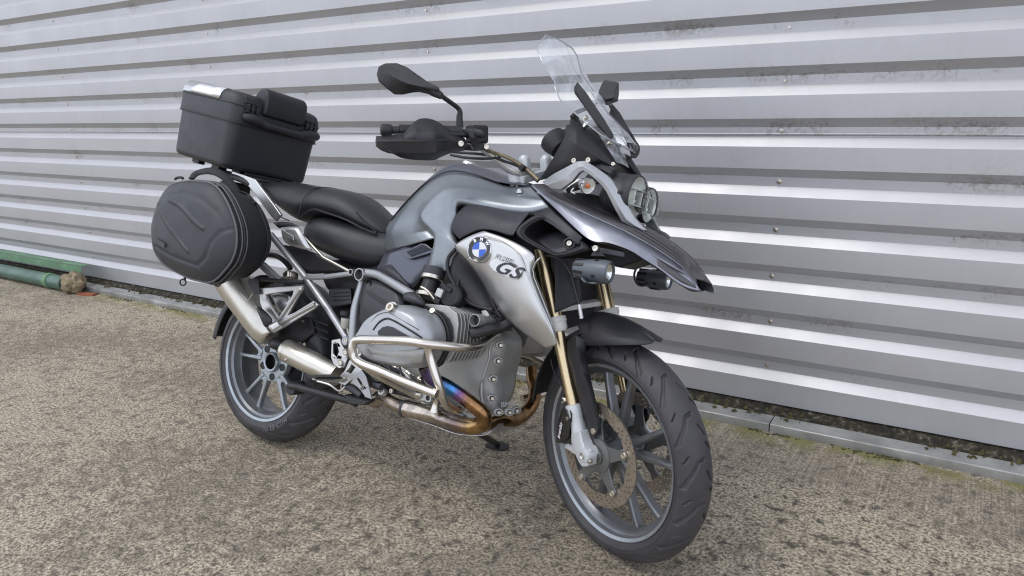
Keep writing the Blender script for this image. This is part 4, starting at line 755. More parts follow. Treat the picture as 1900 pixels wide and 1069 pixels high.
# rear hugger and mudguard
def arcsec(r,w,a0,a1,n,cz=rz,th=0,edge=.02,cx=0):
    rows=[]
    for a in np.linspace(math.radians(a0),math.radians(a1),n):
        rows.append([(cx+(r-edge)*math.cos(a),-w,cz+(r-edge)*math.sin(a)),(cx+r*math.cos(a),-w*.93,cz+r*math.sin(a)),(cx+(r+.004)*math.cos(a),-w*.4,cz+(r+.004)*math.sin(a)),(cx+(r+.004)*math.cos(a),w*.4,cz+(r+.004)*math.sin(a)),(cx+r*math.cos(a),w*.93,cz+r*math.sin(a)),(cx+(r-edge)*math.cos(a),w,cz+(r-edge)*math.sin(a))])
    return rows
skin('rear_mudguard',arcsec(.352,.085,172,108,9,edge=.045),'plastic',sub=2,solid=.003)
skin('wheel_hugger',arcsec(.340,.10,78,-4,9,edge=.05),'engine_dark',sub=2,solid=.004)
plate('hugger_side',[(0.0535,-0.112,0.417),(0.1246,-0.112,0.479),(0.2336,-0.112,0.5315),(0.2707,-0.112,0.5367),(0.2984,-0.112,0.4816),(0.2482,-0.112,0.4409),(0.1639,-0.112,0.4208),(0.1419,-0.112,0.3733),(0.1,-0.112,0.3833)],(0,.02,0),'black',bevel=.006)
for a_,b_ in zip([(0.2923,-0.122,0.5299),(0.2982,-0.122,0.5046),(0.306,-0.122,0.4797)],[(0.3767,-0.122,0.5194),(0.3825,-0.122,0.4945),(0.3847,-0.122,0.4692)]): tube('hugger_rib',[a_,b_],.003,'black',n=8,k=1)
bolt(V((0.2576,-0.135,0.5177)),(0,-1,0),.005,.004)
# silencer: round brushed front can, rectangular champagne body
c0,c1=V((0.2254,-0.175,0.4095)),V((0.4405,-0.155,0.3654)); axm=(c1-c0)
mf=lathe('silencer',c0,axm,[(0,-.004),(.033,-.004),(.040,.003),(.0425,.012),(.0425,.165),(.0385,.185),(.0385,.26),(0,.26)],'champagne',n=40)
tube('silencer_bead',[c0+axm*.10+V(0,0,0),c0+axm*.102],.0432,'champagne',mf,n=40,k=1)
for q in ((0.3669,-0.215,0.4528),(0.2812,-0.215,0.3836)): bolt(V(q),(0,-1,.6),.005,.003,'bolt',mf)
m0,m1=V((-0.1344,-0.185,0.6466)),V((0.1282,-0.165,0.4332)); am_=(m1-m0).normalized(); sy=V(0,1,0); up=am_.cross(sy).normalized()
def mring(t,kx,ky):
    c=m0.lerp(m1,t); r=[(-1,-.45),(-1,.45),(-.62,1),(.62,1),(1,.45),(1,-.45),(.62,-1),(-.62,-1)]
    return [c+sy*a*.052*kx+up*b*.062*ky for a,b in r]
loft('silencer_body',[mring(-.5,.7,.7),mring(-.45,1,1),mring(.3,1,1),mring(.85,.9,.8),mring(.97,.75,.62),mring(1.0,.6,.5)],'champagne',mf,sub=0,bevel=.008)
loft('silencer_link',[[m1+sy*a*.035+up*b*.032 for a,b in ((-1,-1),(-1,1),(1,1),(1,-1))],[c0+sy*a*.034+up*b*.034 for a,b in ((-1,-1),(-1,1),(1,1),(1,-1))]],'black',mf,sub=1)
tube('heat_shield_edge',[(0.0236,-0.24,0.5959),(0.0747,-0.24,0.5691),(0.0972,-0.24,0.5989)],.003,'champagne',mf,n=8,k=1)
skin('inner_can',[[(0.0766,-0.15,0.5961),(0.1423,-0.15,0.6133),(0.1929,-0.15,0.6044)],[(0.126,-0.165,0.5744),(0.1691,-0.165,0.5859),(0.2063,-0.165,0.5757)],[(0.1442,-0.16,0.5373),(0.172,-0.16,0.532),(0.1957,-0.16,0.5503)]],'alu',mf,sub=2,solid=.004)
# passenger peg bracket and folded rubber peg
ppb=plate('passenger_bracket',[(0.0741,-0.2,0.6166),(0.1843,-0.2,0.6362),(0.3056,-0.2,0.6542),(0.3046,-0.2,0.6376),(0.2462,-0.2,0.5381),(0.2742,-0.2,0.5509),(0.3678,-0.2,0.6064),(0.3961,-0.2,0.5963),(0.3792,-0.2,0.5797),(0.224,-0.2,0.4878),(0.197,-0.2,0.4708),(0.1574,-0.2,0.4746),(0.1317,-0.2,0.5103),(0.0899,-0.2,0.5641)],(0,.012,0),'silver',holes=[[(0.1173,-0.2,0.5973),(0.1645,-0.2,0.609),(0.2614,-0.2,0.6299),(0.2614,-0.2,0.6183),(0.2121,-0.2,0.5372),(0.1976,-0.2,0.5261),(0.1649,-0.2,0.5477)]],bevel=.003)
tube('bracket_rib',[(0.128,-0.203,0.5854),(0.1849,-0.203,0.5373),(0.2121,-0.203,0.5184)],.005,'silver',ppb,n=10,k=1); tube('bracket_rib',[(0.2115,-0.203,0.5216),(0.3002,-0.203,0.6408)],.006,'silver',ppb,n=10,k=1); tube('bracket_rib',[(0.2145,-0.203,0.5039),(0.3842,-0.203,0.5972)],.007,'silver',ppb,n=10,k=1)
loft('passenger_peg',[[(0.1121,-0.235,0.5531),(0.0991,-0.225,0.541),(0.0922,-0.21,0.5373),(0.1001,-0.215,0.5549)],[(0.1398,-0.24,0.5611),(0.1457,-0.25,0.5337),(0.1332,-0.225,0.5142),(0.1381,-0.215,0.5449)],[(0.1922,-0.24,0.5401),(0.1673,-0.25,0.4983),(0.1605,-0.225,0.4854),(0.1818,-0.215,0.5241)],[(0.2254,-0.235,0.514),(0.1786,-0.235,0.4778),(0.1655,-0.22,0.4712),(0.2067,-0.215,0.5069)]],'hose',sub=2)
lathe('peg_joint',V((0.2192,-0.232,0.4897)),(-.4,-.6,-.55),[(0,.014),(.012,.014),(.018,.008),(.019,-.02),(0,-.02)],'silver',n=22)
tube('bag_stay',[(0.0575,-0.2,0.6505),(0.1565,-0.19,0.6541),(0.2658,-0.16,0.6643)],.008,'hose',n=12,k=1)
plate('bag_bracket',[(0.0219,-0.21,0.646),(0.078,-0.21,0.6523),(0.0955,-0.21,0.5959),(0.0717,-0.21,0.593),(0.0254,-0.21,0.6249)],(0,.004,0),'hose',bevel=.001)
tube('cable_tie_loop',[(0.2545,-0.15,0.6645),(0.2914,-0.16,0.6216),(0.3282,-0.16,0.6004),(0.3398,-0.15,0.597)],.003,'hose',n=8)
tube('rear_strut',[(0.0105,-0.14,0.6989),(0.1151,-0.14,0.6492)],.016,'frame',n=16,k=1)

for a_,b_ in zip([(0.6726,-0.16,0.4458),(0.7145,-0.16,0.4378),(0.7624,-0.16,0.4371),(0.8116,-0.16,0.422),(0.8575,-0.16,0.4215)],[(0.6913,-0.15,0.424),(0.7498,-0.15,0.4101),(0.806,-0.15,0.4023),(0.8674,-0.15,0.402),(0.8991,-0.15,0.3903)]):
    tube('wiring_loom',[V(a_),(V(a_)+V(b_))/2+V(0,-.008,-.006),V(b_)],.0042,'hose',k=4,n=8)
for c in [(0.7426,-0.165,0.4399),(0.8031,-0.165,0.4297),(0.8545,-0.165,0.4184)]: lathe('hose_clip',V(c),(1,0,-.3),[(.006,-.004),(.0075,-.004),(.0075,.004),(.006,.004)],'bolt',n=12)
for c,r in zip([(0.6498,-0.17,0.467),(0.9203,-0.17,0.4541),(0.9577,-0.17,0.4954)],(.007,.006,.006)): bolt(V(c),(0,-1,.1),r,.005,'bolt')
box('connector_block',V((0.7891,-0.15,0.4112)),(.045,.02,.022),'cast',rot=(0,.4,0),bevel=.003)
tube('clutch_line',[(0.58,-0.17,0.5116),(0.6125,-0.18,0.4735),(0.6656,-0.17,0.4451),(0.7158,-0.16,0.4289)],.0035,'hose',k=5,n=8)
# ------------------------------------------------------------------ bodywork
X.root=moto; X.org=V(0,0,0); X.st=False
# fuel tank: upper band (inner grid) and outer shoulder that steps out from it
TA=[[(1.1354,-0.09,1.0624),(1.1646,-0.105,1.0482),(1.2069,-0.13,1.021)],
 [(1.0683,-0.075,1.0597),(1.0954,-0.095,1.0458),(1.1474,-0.128,1.025)],
 [(1.0046,-0.065,1.0686),(1.0319,-0.09,1.0533),(1.0661,-0.125,1.0329)],
 [(0.8992,-0.06,1.093),(0.9281,-0.09,1.0717),(0.9648,-0.13,1.0441)],
 [(0.8044,-0.06,1.1007),(0.8362,-0.1,1.0747),(0.8667,-0.14,1.0429)],
 [(0.7478,-0.07,1.0779),(0.7897,-0.12,1.0472),(0.8249,-0.153,1.0178)],
 [(0.7067,-0.09,1.0388),(0.753,-0.13,1.0083),(0.7942,-0.163,0.9779)],
 [(0.6527,-0.105,0.9739),(0.7152,-0.14,0.9576),(0.7789,-0.167,0.9432)],
 [(0.6067,-0.11,0.9157),(0.7013,-0.15,0.91),(0.7906,-0.172,0.9183)],
 [(0.5884,-0.11,0.8751),(0.6951,-0.152,0.8638),(0.8215,-0.176,0.8973)],
 [(0.6006,-0.11,0.8091),(0.7543,-0.16,0.8435),(0.8576,-0.18,0.8706)]]
TB=[[(1.2069,-0.13,1.021),(1.2316,-0.15,1.0094),(1.2475,-0.158,0.9969)],
 [(1.1474,-0.128,1.025),(1.1668,-0.15,1.0109),(1.1919,-0.178,0.981)],
 [(1.0661,-0.125,1.0329),(1.0902,-0.152,1.0162),(1.1279,-0.19,0.9813)],
 [(0.9648,-0.13,1.0441),(0.989,-0.158,1.0278),(1.0337,-0.198,0.9867)],
 [(0.8667,-0.14,1.0429),(0.8904,-0.165,1.0263),(0.9406,-0.202,0.9967)],
 [(0.8249,-0.153,1.0178),(0.8625,-0.18,1.0011),(0.9444,-0.205,0.9561)],
 [(0.7942,-0.163,0.9779),(0.8327,-0.188,0.9658),(0.9391,-0.207,0.9274)],
 [(0.7789,-0.167,0.9432),(0.8169,-0.193,0.9424),(0.9422,-0.207,0.9066)],
 [(0.7906,-0.172,0.9183),(0.8281,-0.197,0.9209),(0.9521,-0.208,0.8897)],
 [(0.8215,-0.176,0.8973),(0.8586,-0.2,0.9029),(0.9688,-0.209,0.8699)],
 [(0.8576,-0.18,0.8706),(0.889,-0.202,0.8782),(0.9774,-0.212,0.8564)]]
TC=[[(0.8576,-0.18,0.8706),(0.889,-0.202,0.8782),(0.9774,-0.212,0.8564)],
 [(0.8581,-0.183,0.8305),(0.892,-0.2,0.8322),(0.9588,-0.214,0.8301)],
 [(0.8534,-0.186,0.8008),(0.8956,-0.198,0.797),(0.9522,-0.213,0.8015)],
 [(0.8506,-0.188,0.7743),(0.9072,-0.196,0.769),(0.9519,-0.208,0.7772)]]
TB=TB+TC[1:]
TB=[[r[0],tuple(V(r[0]).lerp(V(r[1]),.55)+V(0,-.011,.003)),r[1],r[2],tuple(V(r[2])+V(0,.026,-.016))] for r in TB]
for r in TB[:11]: r[0]=tuple(V(r[0])+V(0,.004,0))
TA=[[r[0],r[1],b[0]] for r,b in zip(TA,TB)]
skin('tank_panel',lsm(TA,3),'paint',sub=1,solid=.005,extra=[lsm(TB,3)],mirror=True)
def cc(r,t,y): return None
TT=[[(1.1354,-0.09,1.0624),(1.0929,-0.05,1.0747)],[(1.0046,-0.065,1.0686),(1.0136,-0.03,1.0911)],[(0.8992,-0.06,1.093),(0.9013,-0.03,1.1227)],[(0.8044,-0.06,1.1007),(0.7986,-0.035,1.1425)],[(0.7478,-0.07,1.0779),(0.7382,-0.04,1.116)],[(0.7067,-0.09,1.0388),(0.6884,-0.05,1.0689)],[(0.6527,-0.105,0.9739),(0.631,-0.055,1.0032)],[(0.6067,-0.11,0.9157),(0.5815,-0.06,0.9438)],[(0.5884,-0.11,0.8751),(0.5578,-0.06,0.8899)]]
TT=[[r[0],r[1],(r[1][0],0,r[1][2]+.004),mir([r[1]])[0],mir([r[0]])[0]] for r in TT]
skin('tank_top_cover',TT,'paint_dark',sub=2,solid=.004,off=1)
lathe('fuel_cap',V(TT[3][2])+V(.03,0,-.004),(.15,0,1),[(0,.004),(.020,.004),(.022,.001),(.024,-.01)],'alu',n=32)
tube('tank_seam',[V(p)+V(0,-.002,.003) for p in [TA[2][0],TA[3][0],TA[4][0],TA[5][0],TA[6][0],TA[7][0],TA[8][0]]],.0025,'black',k=5,n=6)
skin('steering_head_cover',[[(1.05,-.07,1.0),(1.05,0,1.03),(1.05,.07,1.0)],[(1.14,-.07,1.02),(1.14,0,1.04),(1.14,.07,1.02)],[(1.25,-.07,.98),(1.25,0,1.0),(1.25,.07,.98)]],'black',sub=1,solid=.01)
lathe('tank_bolt_boss',V((1.1099,-0.105,1.0457)),(0,-.5,1),[(0,.006),(.006,.006),(.008,.002),(.010,0),(.012,-.004)],'silver',n=16)
# lower side panel with its mesh vent
skin('lower_side_panel',[[(0.6268,-0.145,0.8049),(0.7089,-0.145,0.8315),(0.7792,-0.145,0.8519),(0.8336,-0.145,0.838)],[(0.6203,-0.155,0.7726),(0.7074,-0.155,0.8002),(0.7781,-0.155,0.8181),(0.8394,-0.155,0.8054)],[(0.6113,-0.158,0.7483),(0.7059,-0.158,0.7619),(0.773,-0.158,0.7726),(0.8328,-0.158,0.7714)],[(0.6087,-0.155,0.7503),(0.6696,-0.162,0.7192),(0.7161,-0.164,0.7243),(0.8122,-0.16,0.7465)],[(0.6868,-0.155,0.7157),(0.7267,-0.16,0.7057),(0.7603,-0.16,0.704),(0.7786,-0.155,0.7007)]],'paint_dark',sub=1,solid=.004)
skin('side_panel_insert',[[(0.6178,-0.162,0.7543),(0.6439,-0.162,0.7613),(0.6696,-0.162,0.7694)],[(0.6626,-0.166,0.7384),(0.6926,-0.166,0.7417),(0.7153,-0.166,0.7413)],[(0.7265,-0.166,0.7169),(0.742,-0.166,0.713),(0.7605,-0.166,0.7123)],[(0.7641,-0.164,0.7015),(0.7718,-0.164,0.6995),(0.7775,-0.164,0.698)]],'plastic_grey',sub=0,solid=.002)
vent=plate('vent_frame',[(0.7216,-0.168,0.8137),(0.7402,-0.168,0.821),(0.7984,-0.168,0.8503),(0.8174,-0.168,0.8501),(0.8468,-0.168,0.8351),(0.8448,-0.168,0.8232),(0.7587,-0.168,0.7947),(0.7363,-0.168,0.7982)],(0,.004,0),'paint_dark',bevel=.003)
va,vb,vc,vd=[V(p) for p in [(0.7405,-0.1705,0.8171),(0.8057,-0.1705,0.847),(0.8452,-0.1705,0.834),(0.7645,-0.1705,0.8026)]]
for i in range(13):
    t=(i+.5)/13; p=va.lerp(vb,t); q=vd.lerp(vc,t); 
    plate('vent_slot',[p,p+(vb-va)*.045,q+(vb-va)*.045,q],(0,.002,0),'black',vent,bevel=0)
for i in range(4):
    t=(i+1)/5; tube('vent_bar',[va.lerp(vd,t)+V(0,-.0006,0),vb.lerp(vc,t)+V(0,-.0006,0)],.0011,'paint_dark',vent,n=6,k=1)
# dark shoulder panel above the badge, with the snorkel scoop
SP_=[[(0.9327,-0.203,0.9204),(0.9484,-0.208,0.8999),(0.9691,-0.212,0.8836),(0.9848,-0.214,0.8749)],
 [(0.9482,-0.203,0.9496),(0.9703,-0.216,0.9251),(0.9996,-0.222,0.9023),(1.0238,-0.224,0.8919)],
 [(0.9831,-0.202,0.9739),(1.0065,-0.218,0.9515),(1.0413,-0.226,0.9255),(1.0701,-0.228,0.9087)],
 [(1.0607,-0.198,0.9739),(1.0846,-0.216,0.95),(1.1029,-0.226,0.9265),(1.1189,-0.228,0.9091)],
 [(1.1404,-0.192,0.9593),(1.1556,-0.212,0.9418),(1.161,-0.222,0.9212),(1.1626,-0.226,0.901)],
 [(1.1935,-0.178,0.9701),(1.1973,-0.205,0.9488),(1.1871,-0.215,0.9272),(1.1809,-0.224,0.901)]]
SP=[[tuple(V(r[0])+V(0,.034,.022))]+r for r in SP_]
skin('shoulder_panel',lsm(SP,3),'plastic_grey',sub=2,solid=.005,mirror=True)
sc_out=[(1.1789,-0.226,0.9074),(1.2036,-0.215,0.9381),(1.2387,-0.2,0.968),(1.2581,-0.185,0.966),(1.3268,-0.188,0.933),(1.4041,-0.195,0.8951),(1.4027,-0.205,0.8825),(1.3388,-0.225,0.8542),(1.3182,-0.23,0.8579),(1.2492,-0.23,0.8785)]
co=V((1.3038,-0.21,0.9087))
def sh(r,k,dy): return [tuple(co+(V(p)-co)*k+V(0,dy,0)) for p in r]
rings=[sh(sc_out,1.10,.012),sh(sc_out,1.0,0),sh(sc_out,.93,-.002),sh(sc_out,.88,.006),sh(sc_out,.88,.010)]
duct=[list(r) for r in (sh(sc_out,.895,.004),sh(sc_out,.88,.03),sh(sc_out,.80,.13),sh(sc_out,.5,.14))]
rings=[list(r) for r in rings]
for g_ in ((lambda o:o),mir):
    q_=loft('air_scoop',[g_(r) for r in rings],'plastic',sub=2,cap=False,solid=.003); loft('scoop_duct',[g_(r) for r in duct],'black',q_,sub=1,cap=False,solid=.003)
skin('scoop_floor',[[(1.2045,-0.16,0.8985),(1.2343,-0.12,0.9297),(1.2949,-0.12,0.943),(1.3794,-0.17,0.8968)],[(1.2631,-0.2,0.879),(1.2808,-0.16,0.9013),(1.329,-0.165,0.9117),(1.3907,-0.185,0.8915)],[(1.3288,-0.215,0.8593),(1.3426,-0.207,0.8653),(1.3689,-0.202,0.8748),(1.3974,-0.194,0.8863)]],'plastic_grey',sub=1,solid=.004)
bolt(V((1.3562,-0.203,0.8942)),(.2,-1,.2),.008,.004); lathe('bolt_well',V((1.3535,-0.198,0.8944)),(.2,-1,.2),[(.016,0),(.017,.003),(.013,.004),(.012,-.004)],'plastic',n=20)
# front strip between shoulder panel and beak
skin('shoulder_strip',[[(1.2506,-0.16,0.9969),(1.2476,-0.175,0.9838),(1.2202,-0.19,0.9687)],[(1.3068,-0.175,0.9631),(1.2995,-0.18,0.9555),(1.2876,-0.19,0.947)],[(1.3889,-0.195,0.9157),(1.3842,-0.197,0.9057),(1.3805,-0.2,0.8924)]],'plastic_grey',sub=1,solid=.004,mirror=True)
# silver radiator cowl carrying the badge
CW=[[(0.9849,-0.236,0.8537),(1.0085,-0.243,0.8683),(1.0523,-0.248,0.8902),(1.0925,-0.246,0.905)],
 [(0.9927,-0.234,0.8373),(1.0417,-0.252,0.8457),(1.128,-0.258,0.8794),(1.1528,-0.248,0.8953)],
 [(1.02,-0.229,0.8183),(1.0749,-0.253,0.8201),(1.2003,-0.262,0.8592),(1.2208,-0.247,0.8778)],
 [(1.0471,-0.225,0.7975),(1.1066,-0.253,0.7965),(1.2367,-0.264,0.8401),(1.2907,-0.242,0.8479)],
 [(1.0892,-0.22,0.7581),(1.1494,-0.251,0.7571),(1.2597,-0.262,0.8102),(1.2549,-0.238,0.8152)],
 [(1.1217,-0.214,0.7167),(1.1869,-0.248,0.7162),(1.2885,-0.256,0.7627),(1.2871,-0.232,0.7618)],
 [(1.1613,-0.209,0.6728),(1.2291,-0.241,0.6784),(1.3212,-0.248,0.7062),(1.3215,-0.226,0.7031)],
 [(1.212,-0.205,0.6398),(1.2746,-0.229,0.6485),(1.3419,-0.236,0.6619),(1.345,-0.218,0.6588)],
 [(1.2796,-0.201,0.609),(1.3144,-0.214,0.6147),(1.3491,-0.22,0.6289),(1.3545,-0.208,0.626)],
 [(1.3203,-0.198,0.5921),(1.3351,-0.205,0.5989),(1.3497,-0.208,0.6048),(1.3567,-0.203,0.6099)]]
skin('radiator_cowl',CW,'silver',sub=2,solid=.005,mirror=True)
tube('cowl_ridge',[(1.1046,-0.2605,0.8903),(1.1627,-0.2605,0.8838),(1.2064,-0.2605,0.8667),(1.2338,-0.2605,0.8452),(1.2588,-0.2605,0.8102),(1.2936,-0.2605,0.7598),(1.3311,-0.2605,0.7006),(1.3651,-0.2605,0.6488)],.0022,'silver',k=5,n=8)
skin('cowl_front_return',[[(1.2913,-0.243,0.8479),(1.2654,-0.205,0.8413)],[(1.2549,-0.238,0.8146),(1.24,-0.2,0.8136)],[(1.2875,-0.232,0.7619),(1.2757,-0.2,0.7617)],[(1.3218,-0.226,0.7032),(1.3119,-0.2,0.7022)],[(1.3534,-0.21,0.6276),(1.347,-0.195,0.628)]],'silver',sub=1,solid=.003)
skin('cowl_shroud',[[(0.9592,-0.195,0.8412),(0.996,-0.205,0.8307),(1.0458,-0.21,0.7947),(1.0748,-0.2,0.7618)],[(0.9425,-0.2,0.7884),(0.9869,-0.18,0.7679),(1.0418,-0.17,0.7521),(1.1057,-0.19,0.7147)],[(0.9628,-0.205,0.7565),(1.0015,-0.185,0.7243),(1.065,-0.175,0.71),(1.1281,-0.19,0.6812)],[(1.0212,-0.2,0.6964),(1.0604,-0.195,0.6831),(1.0999,-0.185,0.6702),(1.1576,-0.19,0.6563)]],'plastic',sub=2,solid=.006)
tube('cowl_shroud_rim',[(0.9689,-0.207,0.843),(0.9481,-0.207,0.8186),(0.9455,-0.207,0.7883),(0.9649,-0.207,0.7528),(1.0262,-0.207,0.6969),(1.0736,-0.207,0.681),(1.1313,-0.207,0.6778)],.006,'plastic',k=5,n=10)
# roundel
bc=V((1.0956,-0.258,0.8487)); bn=V(.10,-1,.12).normalized()
bu,bw,_=basis(bn)      # bu = up in the badge plane
rt=-bw if (-bw).x>0 else bw
R0=.0385
badge=lathe('roundel',bc,bn,[(0,.004),(.0225,.004),(.0235,.0045),(R0-.003,.0045),(R0-.0015,.0055),(R0,.0045),(R0,-.008)],'badge_black',n=48)
lathe('roundel_rim',bc,bn,[(R0-.0022,.0050),(R0-.001,.0066),(R0+.0004,.005),(R0+.0004,-.004)],'chrome',badge,n=48)
lathe('inner_ring',bc,bn,[(.0225,.0042),(.0232,.0054),(.0242,.0042)],'chrome',badge,n=48)
for k in range(4):
    pts=[bc+bn*.0046]+[bc+bn*.0046+(rt*math.cos(a)+bu*math.sin(a))*.0224 for a in np.linspace(k*PI/2+.12,(k+1)*PI/2+.12,12)]
    plate('quadrant',pts,tuple(bn*.0005),'blue' if k in (1,3) else 'enamel',badge,bevel=0)
for ch,a in (('B',128),('M',86),('W',42)):
    a=math.radians(a); rad=rt*math.cos(a)+bu*math.sin(a); tg=rt*math.sin(a)-bu*math.cos(a)
    text('badge_letter',ch,.0135,plane_fn(bc+rad*.0303,tg,rad,.0056),'chrome',badge,fat=.0005)
# model lettering on the cowl
lx=(V((1.2197,-0.262,0.8232))-V((1.145,-0.262,0.8385))).normalized(); ly=V(-.12,-.03,1)
text('model_lettering','R1200',.0185,plane_fn((1.1833,-0.2625,0.8306),lx,ly,.0012),'engine_dark',shear=.3,spacing=1.25)
gb=plate('model_badge',[(1.1384,-0.2605,0.8187),(1.1458,-0.2605,0.8264),(1.1667,-0.2605,0.8267),(1.2512,-0.2605,0.8019),(1.2354,-0.2605,0.7769),(1.2234,-0.2605,0.7762),(1.1549,-0.2605,0.7923),(1.1366,-0.2605,0.808)],(0,-.002,0),'silver',bevel=.001)
gsf=plane_fn((1.1963,-0.2635,0.8017),lx,ly,.0016)
text('model_lettering','GS',.054,lambda x,y: gsf(x*1.32,y),'plastic_grey',gb,shear=.55,spacing=1.06,fat=.0007)
# radiators behind the forks
rad=loft('radiator',[[(1.2925,-0.16,0.8529),(1.3676,-0.16,0.8601),(1.3948,-0.16,0.737),(1.3147,-0.16,0.694)],[(1.2591,-0.1,0.8541),(1.3366,-0.1,0.8615),(1.3647,-0.1,0.7345),(1.282,-0.1,0.6901)]],'radiator',sub=0,bevel=.002)
ra,rb_,rc_,rd_=[V(p) for p in [(1.2954,-0.164,0.8482),(1.3677,-0.164,0.8552),(1.3915,-0.164,0.7388),(1.3162,-0.164,0.6988)]]
for i in range(26):
    t=(i+.5)/26; tube('radiator_fin',[ra.lerp(rb_,t),rd_.lerp(rc_,t)],.0009,'engine_dark',rad,n=4,k=1)
loft('radiator',[[(1.20,.09,.62),(1.25,.24,.66),(1.24,.24,.84),(1.19,.09,.86)],[(1.17,.09,.62),(1.22,.24,.66),(1.21,.24,.84),(1.16,.09,.86)]],'radiator',sub=0,bevel=.002)
loft('nose_core',[[(x,-w,z0),(x,-w,z1),(x,0,z1+.01),(x,w,z1),(x,w,z0),(x,0,z0-.005)] for x,w,z0,z1 in ((1.12,.10,.86,1.04),(1.25,.10,.85,1.06),(1.36,.085,.86,1.05),(1.44,.07,.87,1.0),(1.50,.05,.86,.93))],'black',sub=1)
# beak
BC=[(1.1564,-0.102,1.0684),(1.2283,-0.128,1.034),(1.3472,-0.155,0.9925),(1.4398,-0.158,0.9622),(1.4961,-0.152,0.9434),(1.5448,-0.142,0.9226),(1.5819,-0.124,0.9042),(1.6215,-0.105,0.8816),(1.6507,-0.085,0.8615),(1.6867,-0.073,0.8278)]
BL=[(1.1475,-0.105,1.0632),(1.2617,-0.15,0.9983),(1.4036,-0.192,0.9145),(1.4663,-0.188,0.9076),(1.5239,-0.178,0.8945),(1.566,-0.163,0.8739),(1.6073,-0.14,0.8502),(1.6355,-0.118,0.8292),(1.6642,-0.092,0.8133),(1.7003,-0.074,0.8075)]
bk=[]
for c,l,zo,xo in zip(BC,BL,[.01,.02,.03,.03,.03,.028,.026,.022,.016,.010],[0,0,0,0,0,0,0,0,-.012,-.055]):
    m_=V(c[0]+xo,0,c[2]+zo); c=V(c); bk.append((l,tuple(c),tuple(c.lerp(m_,.5)+V(-xo*.25,0,.004)),tuple(c.lerp(m_,.85)+V(0,0,.003)),tuple(m_)))
bt=[[r[1],r[2],r[3],r[4],mir([r[3]])[0],mir([r[2]])[0],mir([r[1]])[0]] for r in bk]
beak=skin('beak',lsm(bt,5),'beak',sub=0,solid=.004,smooth=14)
beak['label']='pointed dark graphite beak over the front wheel'
# side faces of the beak: dusty lighter paint with a folded lower edge
bs_=[[r[1],tuple(V(r[0]).lerp(V(r[1]),.5)+V(0,-.004,0)),r[0],tuple(V(r[0])+V(0,.012,-.004))] for r in bk]
skin('beak_side',lsm(bs_,5),'beak_light',beak,sub=0,solid=.003,mirror=True,smooth=24)
tube('beak_crease',[V(r[1])+V(0,-.001,.0015) for r in bk[2:9]],.0016,'beak_light',beak,k=5,n=6,mirror=True)
# ridged front of the beak
for j in range(5):
    t=j/4; pts=[]
    for i in (4,5,6,7,8): pts.append(V(bk[i][1]).lerp(V(bk[i][4]),.12+.72*t)+V(0,0,.0065*(1-abs(t*1.2-.5))))
    tube('beak_rib',pts,[.0012,.0022,.0022,.002,.001],'beak',beak,k=4,n=6)
    tube('beak_rib',mir(pts),[.0012,.0022,.0022,.002,.001],'beak',beak,k=4,n=6)
def bside(i,t,o=.002): # point on the side face at station i, t=0 crease, t=1 lower edge
    a=int(i); f=i-a; a2=min(a+1,len(bk)-1); P=lambda q: V(bk[q][1]).lerp(V(bk[q][0]),t)+V(0,-.004*(1-abs(2*t-1))-o,0); return P(a).lerp(P(a2),f)
skin('beak_lower_insert',[[bside(i,.38+.10*(i-5.6)/3.2),bside(i,.62),bside(i,.84)] for i in (5.9,6.5,7.1,7.7,8.3,8.8)],'beak',beak,sub=1,solid=.002,mirror=True)
tube('beak_chevron',[bside(5.7,.42,.003),bside(6.5,.36,.004),bside(7.3,.30,.004),bside(8.1,.22,.003)],[.001,.0035,.0035,.0008],'beak_light',beak,k=4,n=8,mirror=True)
skin('beak_underside',[[tuple(V(r[0])+V(0,.014,-.003)),(r[0][0]-.01,0,r[0][2]-.012),mir([tuple(V(r[0])+V(0,.014,-.003))])[0]] for r in bk[2:9]],'black',sub=1,solid=.003)
skin('beak_black_cap',[[(1.503,0.01,0.9708),(1.5271,0.03,0.9697),(1.5351,0.06,0.9634)],[(1.517,0.006,0.9565),(1.5393,0.03,0.9569),(1.5477,0.065,0.9543)],[(1.5371,0.004,0.9393),(1.548,0.025,0.9447),(1.5499,0.06,0.9514)]],'badge_black',beak,sub=1,solid=.006)
# lower bib under the beak
plate('front_bib',[(1.3383,-0.06,0.9244),(1.36,-0.06,0.9299),(1.445,-0.06,0.9071),(1.524,-0.06,0.8765),(1.4507,-0.06,0.8454),(1.4261,-0.06,0.8483),(1.3606,-0.06,0.8846)],(0,.12,0),'black',bevel=.006)
# silver-grey arms either side of the headlight
def arm(f=lambda o:o):
    O=[(1.1909,-0.112,1.074),(1.2378,-0.125,1.0992),(1.2771,-0.132,1.1168),(1.3135,-0.135,1.1345),(1.3396,-0.134,1.1371),(1.3731,-0.128,1.1203),(1.4068,-0.118,1.1),(1.4227,-0.112,1.0857),(1.4566,-0.1,1.04),(1.493,-0.088,0.9881),(1.5082,-0.076,0.972),(1.523,-0.066,0.958)]
    I=[(1.2323,-0.122,1.0542),(1.2701,-0.135,1.0504),(1.3096,-0.142,1.0763),(1.3307,-0.145,1.1024),(1.3416,-0.145,1.1068),(1.3717,-0.14,1.091),(1.4002,-0.13,1.0667),(1.4125,-0.124,1.0512),(1.4412,-0.112,1.0038),(1.458,-0.1,0.9759),(1.4827,-0.086,0.964),(1.517,-0.07,0.9558)]
    secs=[]
    for o,i in zip(O,I):
        o,i=V(o),V(i); secs.append([o+V(0,.012,0),o+V(0,-.004,0),o.lerp(i,.55)+V(0,-.011,0),i+V(0,-.002,0),i+V(0,.012,0)])
    return loft('nose_frame',[f(s) for s in secs],'frame',sub=0,bevel=.002)
arm(); arm(mir)
